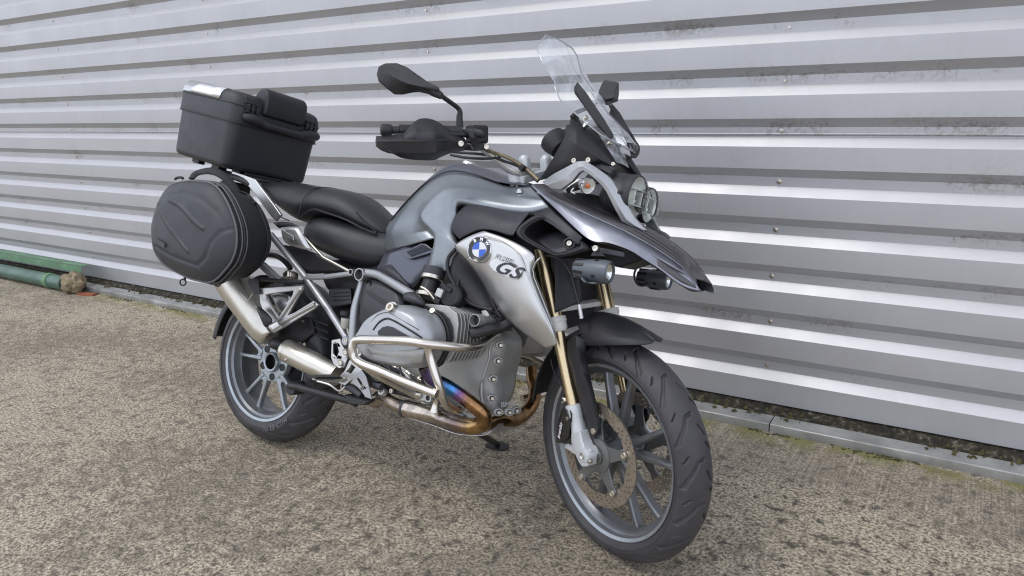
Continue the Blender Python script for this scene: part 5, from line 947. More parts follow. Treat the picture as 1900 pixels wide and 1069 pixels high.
for q in ((1.2981,-0.125,1.1377),(1.3468,-0.13,1.1397)): bolt(V(q),(0,-1,.1),.008,.006)
bolt(V((1.4104,-0.1,1.136)),(.2,-1,.2),.006,.004)
# indicator
il=V((1.3803,-0.15,1.0576)); ax=V(.62,-.55,.05)
ind=lathe('indicator',V((1.3373,-0.145,1.0723)),V((1.3935,-0.17,1.0551))-V((1.3373,-0.145,1.0723)),[(0,-.004),(.010,.0),(.019,.016),(.0225,.032),(.023,.040)],'chrome',n=28)
d_=(V((1.3935,-0.17,1.0551))-V((1.3373,-0.145,1.0723))).normalized(); ic=V((1.3373,-0.145,1.0723))+d_*.040
lathe('indicator_lens',ic,d_,[(.0228,-.001),(.021,.008),(.014,.014),(0,.016)],'glass',ind,n=28)
lathe('bulb',ic-d_*.008,d_,[(0,0),(.007,0),(.008,.006),(0,.012)],'amber',ind,n=18)
lathe('indicator_reflector',ic-d_*.004,d_,[(.0222,.003),(.017,-.004),(.007,-.006)],'reflector',ind,n=26)
tube('indicator_stalk',[V((1.3373,-0.145,1.0723)),V((1.2996,-0.12,1.0615)),V((1.2766,-0.1,1.0547))],.008,'plastic',ind,n=12,k=3)
tube('indicator_wire',[(1.3144,-0.13,1.0636),(1.3033,-0.13,1.0484),(1.3173,-0.13,1.0432)],.003,'silver',ind,n=6)
# headlight: two overlapping round lenses in a black housing
HX=V(.97,-.02,-.10).normalized()
def lamp(c,R,nm,sx=1):
    u,w,a=basis(HX)
    h=lathe(nm,c,HX,[(0,-.085),(R*.75,-.075),(R*1.0,-.035),(R*1.04,-.012),(R*1.045,0),(R*1.0,.006),(R*.985,-.004)],'plastic',n=48,sx=sx)
    lathe('lamp_lens',c,HX,[(R*1.0,.002),(R*.9,.013),(R*.7,.020),(R*.4,.025),(0,.027)],'glass',h,n=48,sx=sx)
    lathe('reflector',c,HX,[(R*.97,.000),(R*.9,-.010),(R*.6,-.022),(0,-.028)],'reflector',h,n=40,sx=sx)
    return h,u,w
hl,uu,ww=lamp(V(1.470,-.046,1.052),.0615,'headlight',1.0)
hr,uu,ww=lamp(V(1.474,.044,1.040),.052,'headlight',1.05)
sgn=1 if ww.y<0 else -1; ww=ww*sgn      # ww points to the right-hand side of the machine
def hp_(c,x,z,d): return V(c)+ww*x+uu*z+HX*d
for c,hh,R in ((V(1.470,-.046,1.052),hl,.0615),(V(1.474,.044,1.040),hr,.052)):
    plate('reflector_shelf',[hp_(c,-R*.8,.018,-.02),hp_(c,R*.8,.018,-.02),hp_(c,R*.7,.020,.006),hp_(c,-R*.7,.020,.006)],tuple(uu*.003),'reflector',hh,bevel=.001)
    plate('reflector_shelf',[hp_(c,-R*.7,-.022,-.02),hp_(c,R*.7,-.022,-.02),hp_(c,R*.6,-.026,.006),hp_(c,-R*.6,-.026,.006)],tuple(uu*.003),'reflector',hh,bevel=.001)
    box('led_module',hp_(c,0,-.004,-.018),(.02,.03,.026),'engine_dark',hh,bevel=.003)
    box('led_chip',hp_(c,0,-.012,-.006),(.004,.022,.008),'enamel',hh,bevel=.001)
    for s in (-1,1): plate('reflector_wall',[hp_(c,s*.026,.016,-.02),hp_(c,s*.026,-.022,-.02),hp_(c,s*.024,-.024,.008),hp_(c,s*.024,.018,.008)],tuple(ww*.003),'reflector',hh,bevel=.001)
skin('headlight_brow',[[(1.40,-.118,1.055),(1.41,-.104,1.10),(1.41,-.045,1.130),(1.41,.01,1.114),(1.41,.055,1.106),(1.41,.103,1.068)],[(1.452,-.112,1.052),(1.468,-.097,1.092),(1.466,-.045,1.122),(1.466,.01,1.103),(1.468,.055,1.096),(1.468,.098,1.062)]],'plastic_grey',sub=2,solid=.006)
loft('headlight_box',[[(x,-w,z0),(x,-w,z1),(x,w,z1),(x,w,z0)] for x,w,z0,z1 in ((1.34,.09,.98,1.12),(1.42,.095,.975,1.115),(1.445,.085,.99,1.10))],'black',sub=1)
# screen, its mounts and the black side fairing
scr=[[(1.135,-.15,1.470),(1.137,-.105,1.520),(1.152,-.04,1.524),(1.152,.04,1.524),(1.137,.105,1.520),(1.135,.15,1.470)]]
for (pe,w,wt,fo) in (((1.1684,-0.158,1.4222),.158,.108,.030),((1.206,-0.168,1.3778),.168,.112,.036),((1.2219,-0.16,1.3604),.160,.112,.034),((1.2252,-0.163,1.3434),.163,.115,.035),((1.2498,-0.172,1.3083),.172,.118,.040),((1.2903,-0.162,1.2754),.162,.110,.042),((1.3271,-0.14,1.2456),.140,.098,.038),((1.3639,-0.112,1.2181),.112,.078,.030),((1.3952,-0.075,1.2029),.075,.05,.018)):
    x,_,z=pe; scr.append([(x,-w,z),(x+fo,-wt,z+.006),(x+fo+.014,-wt*.4,z+.010),(x+fo+.014,wt*.4,z+.010),(x+fo,wt,z+.006),(x,w,z)])
screen=skin('windscreen',scr,'screen',sub=0,solid=0,smooth=50)
rim=[r[0] for r in scr]+[r[-1] for r in scr[::-1]]+scr[0][1:-1][::-1]
tube('screen_edge',rim,.0019,mat('polished_screen_edge',(.42,.45,.47),.1,.15),screen,n=6,k=1,closed=True)
screen['label']='clear windscreen with scuffs and dark mounts'
for s in (-1,1):
    sg=(lambda p:p) if s<0 else (lambda p:(p[0],-p[1],p[2]))
    loft('screen_mount',[[sg(q) for q in g] for g in ([(1.2718,-0.118,1.3704),(1.2697,-0.13,1.351),(1.2683,-0.12,1.3361),(1.281,-0.112,1.3585)],[(1.306,-0.12,1.3381),(1.295,-0.132,1.3191),(1.3062,-0.122,1.2966),(1.3222,-0.114,1.3174)],[(1.3517,-0.108,1.282),(1.3417,-0.122,1.2628),(1.351,-0.112,1.2418),(1.3705,-0.104,1.2596)],[(1.3935,-0.088,1.2235),(1.3813,-0.098,1.2183),(1.3867,-0.09,1.2099),(1.3933,-0.084,1.2142)])],'plastic',screen,sub=0,bevel=.002)
for q in ((1.3249,-0.135,1.2619),(1.3857,-0.085,1.2008)): lathe('screen_bolt',V(q),(.8,-.4,.5),[(0,.003),(.006,.002),(.007,0),(.007,-.01)],'bolt',screen,n=16)
plate('screen_bracket',[(1.3017,-0.1,1.2608),(1.3157,-0.1,1.2549),(1.3012,-0.1,1.2402),(1.2956,-0.1,1.2446)],(0,.02,0),'alu',bevel=.002)
skin('lower_screen',[[(1.3405,-0.075,1.2245),(1.3635,-0.01,1.2206),(1.373,0.05,1.1993)],[(1.3863,-0.09,1.1779),(1.3862,-0.02,1.1828),(1.3797,0.05,1.1748)],[(1.4108,-0.085,1.1445),(1.4082,-0.03,1.1487),(1.4019,0.03,1.1472)]],'screen',sub=2,solid=0)
fa=[[(1.2418,-0.098,1.2484),(1.2568,-0.09,1.2574),(1.269,-0.085,1.2609)],[(1.253,-0.118,1.2251),(1.2774,-0.104,1.2342),(1.3026,-0.09,1.2418)],[(1.2622,-0.134,1.2034),(1.2973,-0.115,1.2039),(1.3389,-0.095,1.2114)]]
fairU=[[(1.2423,-0.1,1.248),(1.2525,-0.118,1.2236),(1.2605,-0.135,1.2031)],[(1.2729,-0.092,1.2587),(1.2861,-0.112,1.2251),(1.3063,-0.14,1.1835)],[(1.3212,-0.09,1.2271),(1.3276,-0.108,1.1968),(1.3473,-0.138,1.162)],[(1.3739,-0.09,1.1748),(1.3708,-0.1,1.1611),(1.3776,-0.13,1.1454)],[(1.4183,-0.092,1.1246),(1.4136,-0.1,1.1274),(1.4035,-0.118,1.1345)]]
fairL=[[(1.2605,-0.135,1.2031),(1.2235,-0.125,1.1413),(1.1784,-0.11,1.0785)],[(1.3063,-0.14,1.1835),(1.2714,-0.125,1.1395),(1.2124,-0.11,1.0865)],[(1.3473,-0.138,1.162),(1.3119,-0.125,1.1346),(1.2589,-0.112,1.1058)],[(1.3776,-0.13,1.1454),(1.3494,-0.122,1.1361),(1.3024,-0.115,1.1185)],[(1.4035,-0.118,1.1345),(1.3839,-0.114,1.137),(1.3644,-0.112,1.1325)]]
skin('side_fairing',fairU,'plastic',sub=0,solid=.004,extra=[fairL],mirror=True,smooth=18)
skin('fairing_lower',[[(1.3638,-0.112,1.1369),(1.4025,-0.112,1.1336),(1.4244,-0.105,1.1225)],[(1.3703,-0.115,1.1234),(1.3985,-0.112,1.1162),(1.4191,-0.1,1.1103)],[(1.361,-0.118,1.1313),(1.3875,-0.116,1.118),(1.4094,-0.108,1.1043)]],'plastic_grey',sub=1,solid=.004,mirror=True)
loft('instrument_pod',[[(1.20,-.09,1.16),(1.20,-.09,1.25),(1.20,.09,1.25),(1.20,.09,1.16)],[(1.30,-.09,1.12),(1.28,-.09,1.28),(1.28,.09,1.28),(1.30,.09,1.12)],[(1.38,-.07,1.09),(1.34,-.08,1.26),(1.34,.08,1.26),(1.38,.07,1.09)]],'black',sub=1)
lathe('clock_housing',V((1.1868,-0.07,1.2093)),(-.75,0,.65),[(0,.012),(.036,.012),(.042,.006),(.042,-.01),(.034,-.04),(0,-.05)],'plastic',n=30)
tube('screen_linkage',[(1.2513,-0.09,1.2724),(1.2586,-0.08,1.2807),(1.2666,-0.07,1.2589),(1.2836,-0.06,1.2461)],.007,'black',n=8)
skin('left_deflector',[[(1.2715,0.1,1.3652),(1.273,0.1,1.3668)],[(1.2923,0.115,1.3301),(1.3002,0.125,1.3292)],[(1.3144,0.13,1.2982),(1.3261,0.15,1.2898)],[(1.3295,0.125,1.2804),(1.3301,0.16,1.293)],[(1.3516,0.12,1.2476),(1.3559,0.165,1.2538)],[(1.3744,0.11,1.2111),(1.3734,0.16,1.2418)],[(1.3816,0.1,1.2014),(1.379,0.15,1.2126)],[(1.3858,0.09,1.1887),(1.381,0.12,1.1942)]],'plastic',sub=1,solid=.012)
skin('left_brow',[[(1.347,0.1,1.2055),(1.3552,0.13,1.2019)],[(1.3665,0.12,1.1748),(1.3713,0.14,1.1786)],[(1.3936,0.12,1.1503),(1.396,0.13,1.1522)],[(1.4176,0.11,1.1275),(1.419,0.115,1.1268)]],'plastic',sub=1,solid=.008)
# seats
def seat_ring(x,zb,zs,zt,wb,ws,wt,crown=.012):
    r=[(x,-wb,zb),(x,-ws,zs),(x,-wt,zt),(x,-wt*.45,zt+crown),(x,0,zt+crown*1.15)]
    return r+[(x,wt*.45,zt+crown),(x,wt,zt),(x,ws,zs),(x,wb,zb),(x,0,zb)]
loft('rider_seat',[seat_ring(.150,.835,.85,.870,.07,.085,.06,.01),seat_ring(.185,.80,.855,.902,.11,.130,.10),seat_ring(.26,.775,.85,.912,.125,.150,.12,.004),seat_ring(.36,.753,.835,.900,.12,.158,.12,-.004),seat_ring(.46,.742,.81,.885,.11,.150,.11,-.002),seat_ring(.545,.748,.80,.872,.095,.125,.09,.004),seat_ring(.598,.775,.81,.864,.08,.10,.07,.006),seat_ring(.618,.80,.82,.855,.06,.075,.05,.004)],'seat',sub=2)
loft('pillion_seat',[seat_ring(-.20,1.0,1.005,1.012,.06,.08,.06,.005),seat_ring(-.12,.985,1.0,1.020,.09,.115,.09,.01),seat_ring(-.03,.94,.98,1.028,.10,.130,.10),seat_ring(.06,.900,.95,1.024,.10,.140,.105),seat_ring(.13,.876,.935,1.018,.10,.145,.108),seat_ring(.175,.890,.945,1.014,.10,.148,.11),seat_ring(.26,.918,.95,1.012,.10,.146,.108),seat_ring(.35,.905,.94,1.0,.09,.138,.10),seat_ring(.42,.885,.915,.966,.08,.12,.085),seat_ring(.50,.862,.885,.918,.06,.095,.065),seat_ring(.555,.858,.868,.885,.03,.06,.04)],'seat',sub=2)
tube('seat_piping',[(-0.0748,-0.128,0.997),(-0.0001,-0.128,0.9509),(0.0494,-0.128,0.8991),(0.1165,-0.128,0.8819)],.0022,'black',k=5,n=6)
tube('seat_piping',[(0.1818,-0.145,0.8897),(0.1919,-0.149,0.9268),(0.1949,-0.135,0.9763),(0.2002,-0.11,1.0079),(.215,-.06,1.022),(.21,0,1.026),(.215,.06,1.022)],.0022,'black',k=5,n=6)
tube('seat_piping',[(0.1836,-0.134,0.8964),(0.2413,-0.136,0.9304),(0.3102,-0.13,0.9235),(0.3962,-0.12,0.9072),(0.4739,-0.11,0.8833),(0.5346,-0.1,0.8689)],.004,'black',k=5,n=6)
# cargo net of straps between pillion seat and tank on the near side
tube('seat_strap',[(0.4378,-0.11,0.9365),(0.4739,-0.1,0.9097),(0.5316,-0.09,0.8722)],.004,'fabric',k=4,n=6,flat=(2,.5))
skin('seat_trim',[[(0.0346,-0.135,0.8673),(0.0858,-0.135,0.8763),(0.1416,-0.135,0.8748)],[(0.0719,-0.14,0.8504),(0.1184,-0.14,0.8592),(0.1801,-0.14,0.8647)]],'plastic',sub=1,solid=.01)
skin('side_cover',[[(0.0998,-0.15,0.8514),(0.1498,-0.16,0.8593),(0.2011,-0.158,0.8622)],[(0.114,-0.155,0.8251),(0.1966,-0.175,0.8218),(0.2254,-0.16,0.8439)],[(0.1241,-0.15,0.7997),(0.2057,-0.165,0.7895),(0.2563,-0.155,0.8052)],[(0.1512,-0.145,0.7907),(0.2128,-0.15,0.7809),(0.2749,-0.148,0.7804)]],'silver',sub=1,solid=.006)
plate('side_cover_facet',[(0.138,-0.178,0.8459),(0.2033,-0.178,0.8257),(0.2098,-0.178,0.8096),(0.1466,-0.178,0.8175)],(0,.003,0),'silver',bevel=.002)
# rack bars
rk=loft('rack_bar',[[tuple(V(p)+V(0,dy,0)) for p,dy in ((a,0),(b,0),(b,.012),(a,.012))] for a,b in (((-0.239,-0.145,1.0413),(-0.2281,-0.145,1.0559)),((-0.1316,-0.145,1.0059),(-0.0837,-0.145,1.0273)),((-0.0736,-0.145,0.9667),(-0.0401,-0.145,0.9932)),((0.0217,-0.145,0.8952),(0.0442,-0.145,0.932)),((0.058,-0.145,0.8732),(0.0859,-0.145,0.8994)))],'silver',sub=0,bevel=.003,mirror=True)
plate('rack_plate',[(-.45,-.10,1.062),(-.16,-.12,1.030),(-.12,-.06,1.026),(-.12,.06,1.026),(-.16,.12,1.030),(-.45,.10,1.062)],.012,'plastic',bevel=.004)
plate('rack_plate_tab',[(-0.1747,-0.12,1.0165),(-0.0953,-0.12,1.0086),(-0.0855,-0.12,1.0006),(-0.11,-0.12,0.9939),(-0.1549,-0.12,1.0032)],(0,.05,0),'silver',bevel=.002)
tube('grab_bar',[(-.10,-.13,1.0),(-.2,-.15,1.03),(-.35,-.14,1.045),(-.45,-.10,1.06),(-.47,0,1.065),(-.45,.10,1.06),(-.35,.14,1.045),(-.2,.15,1.03),(-.1,.13,1.0)],.011,'plastic',k=4)
box('tail_lamp',(-.40,0,1.0),(.09,.10,.05),'black',bevel=.01)
# ------------------------------------------------------------------ steered parts
X.st=True
F0=V(1.2255,-.105,.965); FD=(V(1.426900,-.105,0.450000)-V(1.283800,-.105,0.856500)).normalized()
def fpos(z,s=-1): t=(z-0.856500)/(-0.406500); p=V(1.283800,-.105,0.856500).lerp(V(1.426900,-.105,0.450000),t); return V(p.x,p.y*-s,p.z)
ax_=V(fx,0,fz)
for s in (-1,1):
    a,b=fpos(.895,s),fpos(.675,s); L_=(b-a).length
    ft_=lathe('fork_tube',a,b-a,[(0,0),(.0215,0),(.0215,L_),(.0185,L_+.004),(.0185,(fpos(.42,s)-a).length),(0,(fpos(.42,s)-a).length)],'gold',n=36)
    c=fpos(.678,s); lathe('fork_clamp',c-FD*.024,FD,[(.020,0),(.031,.001),(.032,.006),(.032,.016),(.030,.018),(.030,.036),(.026,.044),(.020,.045)],'white' if 0 else mat('white_plastic_collar',(.74,.73,.69),0,.4,.2,400) if s<0 else bpy.data.materials['white_plastic_collar'],ft_,n=36)
    # lower casting with axle clamp
    d=fpos(.455,s); y=d.y
    lw=lathe('fork_lower',d,FD,[(.0185,-.003),(.0235,0),(.0245,.004),(.0245,.03),(.0232,.034),(.0232,.075),(.024,.10),(0,.10)],'fork_low',n=32)
    loft('axle_clamp',[[(x-h,y+o-.019,z-h*.4),(x-h*.2,y+o-.024,z-h*.1),(x+h,y+o-.019,z+h*.4),(x+h,y+o+.018,z+h*.4),(x-h,y+o+.018,z-h*.4)] for x,o,z,h in ((fpos(.375,s).x,0,.385,.024),(fpos(.36,s).x+.006,s*.002,.362,.024),(1.474,s*.004,.348,.026),(1.490,s*.004,.330,.027),(1.500,s*.004,.312,.022),(1.506,s*.004,.300,.012))],'fork_low',lw,sub=0,bevel=.004,smooth=60)
    yy=y+s*.004
    if s<0:
        plate('caliper_arm',[(q[0],yy-.012,q[2]) for q in ((1.4868,-0.125,0.3122),(1.4014,-0.125,0.3228),(1.4116,-0.125,0.3363),(1.5055,-0.125,0.3548),(1.5245,-0.125,0.3511))],(0,.012,0),'fork_low',lw,bevel=.003)
        tube('caliper_strut',[(1.433,-0.12,0.3941),(1.4259,-0.12,0.338)],.006,'fork_low',lw,n=12,k=1)
        bolt(V((1.4334,-0.13,0.4231)),(0,-1,0),.006,.006,'bolt',lw)
    lathe('axle_boss',(1.5,yy+s*.012,.332),(0,s,0),[(0,.004),(.007,.004),(.008,.012),(.014,.013),(.022,.010),(.024,.004),(.024,-.03),(0,-.03)],'fork_low',lw,n=28)
    lathe('axle_socket',(1.5,yy+s*.0125,.332),(0,s,0),[(0,.009),(.0105,.009),(.0105,.0135),(.0085,.0140),(.008,.0135)],'bolt',lw,n=6)
    bolt(V(1.522,yy+s*.016,.322),(0,s,0),.007,.006,'bolt',lw)
br_=loft('fork_bridge',[[V(fpos(.72,-1))+V(dx-.02,yy,dz) for dx,dz in ((-.018,.008),(-.014,-.008),(.014,-.012),(.014,.004))] for yy in (.012,.198)],bpy.data.materials['white_plastic_collar'],sub=0,bevel=.004)
tube('brake_line',[(1.3109,-0.08,0.8697),(1.3611,-0.09,0.8595),(1.4027,-0.1,0.8392),(1.421,-0.1,0.7998),(1.4427,-0.1,0.7498),(1.4418,-0.09,0.7183)],.0038,'hose',k=6,n=8)
lathe('line_ferrule',V((1.4445,-0.1,0.7431)),(.3,0,-1),[(0,-.01),(.006,-.01),(.006,.03),(0,.03)],'silver',n=12)
tube('brake_line',[(1.3513,-0.15,0.888),(1.3912,-0.14,0.8835),(1.4044,-0.12,0.8626),(1.4186,-0.11,0.8359)],.0032,'hose',k=6,n=8)
tube('brake_line',[(1.3004,-0.09,0.5621),(1.3204,-0.095,0.5329),(1.3587,-0.1,0.5052),(1.3674,-0.09,0.4783),(1.3562,-0.085,0.4401)],.003,'seat',k=6,n=8)
# calipers
cp=loft('brake_caliper',[[(1.3867,-0.135,0.3461),(1.3887,-0.135,0.374),(1.408,-0.135,0.437),(1.4307,-0.135,0.4533),(1.451,-0.135,0.416),(1.444,-0.135,0.3673),(1.4086,-0.135,0.34)], [(1.3527,-0.108,0.3293),(1.3547,-0.108,0.3578),(1.3744,-0.108,0.4222),(1.3976,-0.108,0.4388),(1.4183,-0.108,0.4007),(1.4111,-0.108,0.351),(1.375,-0.108,0.3231)]],'badge_black',sub=0,bevel=.006)
loft('caliper_body',[[(1.3737,-0.128,0.3301),(1.3777,-0.128,0.3794),(1.3993,-0.128,0.4432),(1.4347,-0.128,0.4563),(1.4497,-0.128,0.4406),(1.4466,-0.128,0.3465)],[(1.2878,-0.06,0.2872),(1.292,-0.06,0.3392),(1.3147,-0.06,0.4064),(1.352,-0.06,0.4201),(1.3678,-0.06,0.4036),(1.3646,-0.06,0.3045)]],'badge_black',cp,sub=0,bevel=.005)
a0_,a1_=V((1.3981,-0.1358,0.3499)),V((1.4123,-0.1358,0.4082))
text('caliper_lettering','brembo',.0165,plane_fn((a0_+a1_)/2,a1_-a0_,V(-1,0,-.1),.0022 if 1 else 0),'white',cp,shear=.2,spacing=1.0,fat=.0003)
loft('brake_caliper',[[(1.40,.06,.43),(1.37,.06,.34),(1.41,.06,.29),(1.44,.06,.42)],[(1.40,.128,.43),(1.37,.128,.34),(1.41,.128,.29),(1.44,.128,.42)]],'badge_black',sub=0,bevel=.005)
tube('banjo_bolt',[(1.3968,-0.12,0.4713),(1.4071,-0.12,0.4673),(1.3944,-0.12,0.4571)],.005,'bolt',k=3,n=8)
# front fender: blade over the tyre, and side shrouds down the fork legs
def blade(a0,a1,n,w,r0,r1,taper):
    rows=[]
    for i,a in enumerate(np.linspace(math.radians(a0),math.radians(a1),n)):
        t=i/(n-1); ww_=w*(1-taper*t**3); r=r0+(r1-r0)*t; e=.034*(1-t*.6)
        rows.append([(fx+(r-e)*math.cos(a),-ww_,fz+(r-e)*math.sin(a)),(fx+(r-.006)*math.cos(a),-ww_*.88,fz+(r-.006)*math.sin(a)),(fx+(r+.002)*math.cos(a),-ww_*.45,fz+(r+.002)*math.sin(a)),(fx+(r+.006)*math.cos(a),0,fz+(r+.006)*math.sin(a)),(fx+(r+.002)*math.cos(a),ww_*.45,fz+(r+.002)*math.sin(a)),(fx+(r-.006)*math.cos(a),ww_*.88,fz+(r-.006)*math.sin(a)),(fx+(r-e)*math.cos(a),ww_,fz+(r-e)*math.sin(a))])
    return rows
FT=[[(1.4454,-0.085,0.6349),(1.397,-0.079,0.6884),(1.3848,-0.03,0.7059)],[(1.5467,-0.081,0.6528),(1.4759,-0.066,0.6942),(1.4582,-0.022,0.7105)],[(1.6105,-0.058,0.6621),(1.5469,-0.042,0.6898),(1.5331,-0.013,0.7018)],[(1.6347,-0.03,0.6643),(1.6058,-0.022,0.6843),(1.5968,-0.007,0.6881)],[(1.6427,-0.008,0.6685),(1.6387,-0.006,0.6704),(1.6328,-0.002,0.6702)]]
b0=blade(128,100,4,.083,.352,.362,0)
rows_=[r for r in b0]+[[r[0],r[1],r[2],((r[2][0]+.012),0,r[2][2]+.004),mir([r[2]])[0],mir([r[1]])[0],mir([r[0]])[0]] for r in FT]
fd=skin('front_fender',lsm(rows_,3),'plastic',sub=1,solid=.003,off=1)
skin('rear_fender_flap',blade(166,128,6,.083,.346,.352,0),'plastic',fd,sub=2,solid=.003,off=1)
for s in (-1,1):
    g=(lambda o:o) if s<0 else mir
    skin('fork_shroud',lsm([g(r) for r in [[(1.3641,-0.088,0.5991),(1.3864,-0.098,0.6383),(1.4238,-0.096,0.6615),(1.4547,-0.085,0.6496)],
      [(1.3657,-0.09,0.5661),(1.4139,-0.112,0.5999),(1.4483,-0.112,0.6201),(1.4564,-0.088,0.6051)],
      [(1.3773,-0.09,0.5384),(1.4439,-0.116,0.5615),(1.473,-0.116,0.5681),(1.4808,-0.095,0.5728)],
      [(1.403,-0.092,0.5045),(1.4541,-0.116,0.5264),(1.491,-0.115,0.5529),(1.486,-0.09,0.5376)],
      [(1.422,-0.095,0.4797),(1.4595,-0.108,0.4985),(1.5024,-0.108,0.5127),(1.5005,-0.092,0.5093)],
      [(1.4498,-0.095,0.4372),(1.482,-0.106,0.4517),(1.5149,-0.106,0.4673),(1.5176,-0.092,0.4653)],
      [(1.4772,-0.095,0.3952),(1.4994,-0.104,0.4072),(1.5273,-0.104,0.4252),(1.5334,-0.092,0.4147)],
      [(1.4931,-0.096,0.3705),(1.5117,-0.102,0.381),(1.5255,-0.102,0.3983),(1.5257,-0.094,0.4015)]]],3),'plastic',fd,sub=0,solid=.004,smooth=20)
bolt(V((1.5161,-0.107,0.4037)),(0,-1,0),.009,.004,'bolt',fd)
# handlebar, clamps, grips, levers, hand guards
HB=[(0.9015,-0.42,1.2376),(0.9294,-0.3,1.2387),(1.0553,-0.2,1.2229),(1.0483,-0.15,1.1879),(1.0668,-0.09,1.1403),(1.0895,-0.05,1.1173)]
hb=tube('handlebar',[HB[2],HB[3],HB[4],HB[5],(V(HB[5]).x,.0,V(HB[5]).z),mir([HB[5]])[0],mir([HB[4]])[0],mir([HB[3]])[0],mir([HB[2]])[0]],[.011,.013,.016,.016,.016,.016,.016,.013,.011],'silver',n=18,k=5)
gx,gz=.985,1.262
for s in (-1,1):
    grip0,grip1=V(1.03,s*.225,1.245),V(.945,s*.43,1.248)
    gr_=lathe('grip',grip0,grip1-grip0,[(0,0),(.018,0),(.0165,.01),(.0165,.12),(.018,.13),(.0175,.19),(0,.19)],'hose',hb,n=20)
    e_=grip1; lathe('bar_end',e_-(grip1-grip0)*.05,grip1-grip0,[(0,-.02),(.012,-.02),(.012,0),(.017,.004),(.0185,.014),(.0185,.030),(.014,.036),(0,.036)],'plastic',hb,n=24)
    tube('lever',[(1.06,s*.20,1.232),(1.045,s*.26,1.234),(1.005,s*.36,1.232),(.965,s*.42,1.232)],[.009,.008,.006,.007],'black',hb,n=10,k=4)
    box('switch_cluster',V(1.06,s*.19,1.235),(.045,.06,.055),'black',hb,bevel=.008)
for c,h in (((1.1073,-0.045,1.1524),.05),((1.1194,0.03,1.1521),.05)):
    lathe('bar_clamp',V(c),(-.1,0,1),[(0,.020),(.010,.020),(.017,.012),(.019,.004),(.019,-.03),(0,-.03)],'fork_low',n=22)
lathe('riser',V((1.0742,-0.055,1.097)),(-.35,0,1),[(0,.030),(.020,.030),(.024,.022),(.024,-.012),(.019,-.022),(0,-.022)],'fork_low',n=24)
lathe('riser_bolt',V((1.0854,-0.055,1.0692)),(-.35,0,1),[(0,.02),(.009,.02),(.009,-.012),(.007,-.02),(0,-.02)],'bolt',n=12)
loft('top_bridge',[[(1.0858,-0.06,1.1073),(1.0944,-0.06,1.0872),(1.1206,-0.06,1.0825),(1.1251,-0.06,1.1075)],[(1.0993,0,1.1219),(1.1036,0,1.1016),(1.1292,0,1.0967),(1.1335,0,1.1219)],[(1.0975,0.06,1.1317),(1.1018,0.06,1.1111),(1.1272,0.06,1.106),(1.1312,0.06,1.1316)]],'fork_low',sub=0,bevel=.004)
lathe('ignition_switch',V((0.9541,-0.02,1.0848)),(-.35,0,1),[(0,.02),(.018,.02),(.021,.014),(.021,-.03),(0,-.03)],'black',n=20)
tube('throttle_cable',[(0.9294,-0.21,1.1857),(0.9746,-0.19,1.1816),(1.0307,-0.17,1.1773),(1.051,-0.14,1.1706),(1.0963,-0.11,1.1526),(1.1402,-0.08,1.1325),(1.1963,-0.06,1.0909)],.0042,'hose',k=6,n=8)
tube('throttle_cable',[(0.9323,-0.21,1.1757),(0.987,-0.19,1.1665),(1.0426,-0.17,1.1625),(1.06,-0.14,1.163),(1.0697,-0.11,1.1678)],.0042,'hose',k=6,n=8)
tube('braided_hose',[(1.0796,-0.17,1.1891),(1.0605,-0.14,1.1828),(1.1023,-0.12,1.1697),(1.1287,-0.09,1.1498),(1.1602,-0.07,1.125),(1.2004,-0.06,1.0958)],.0062,mat('bronze_hose',(.22,.18,.12),.6,.35,.3,500),k=6,n=12)
box('cable_clip',V((1.1515,-0.085,1.1325)),(.016,.018,.018),'black',rot=(0,.6,.3),bevel=.003)
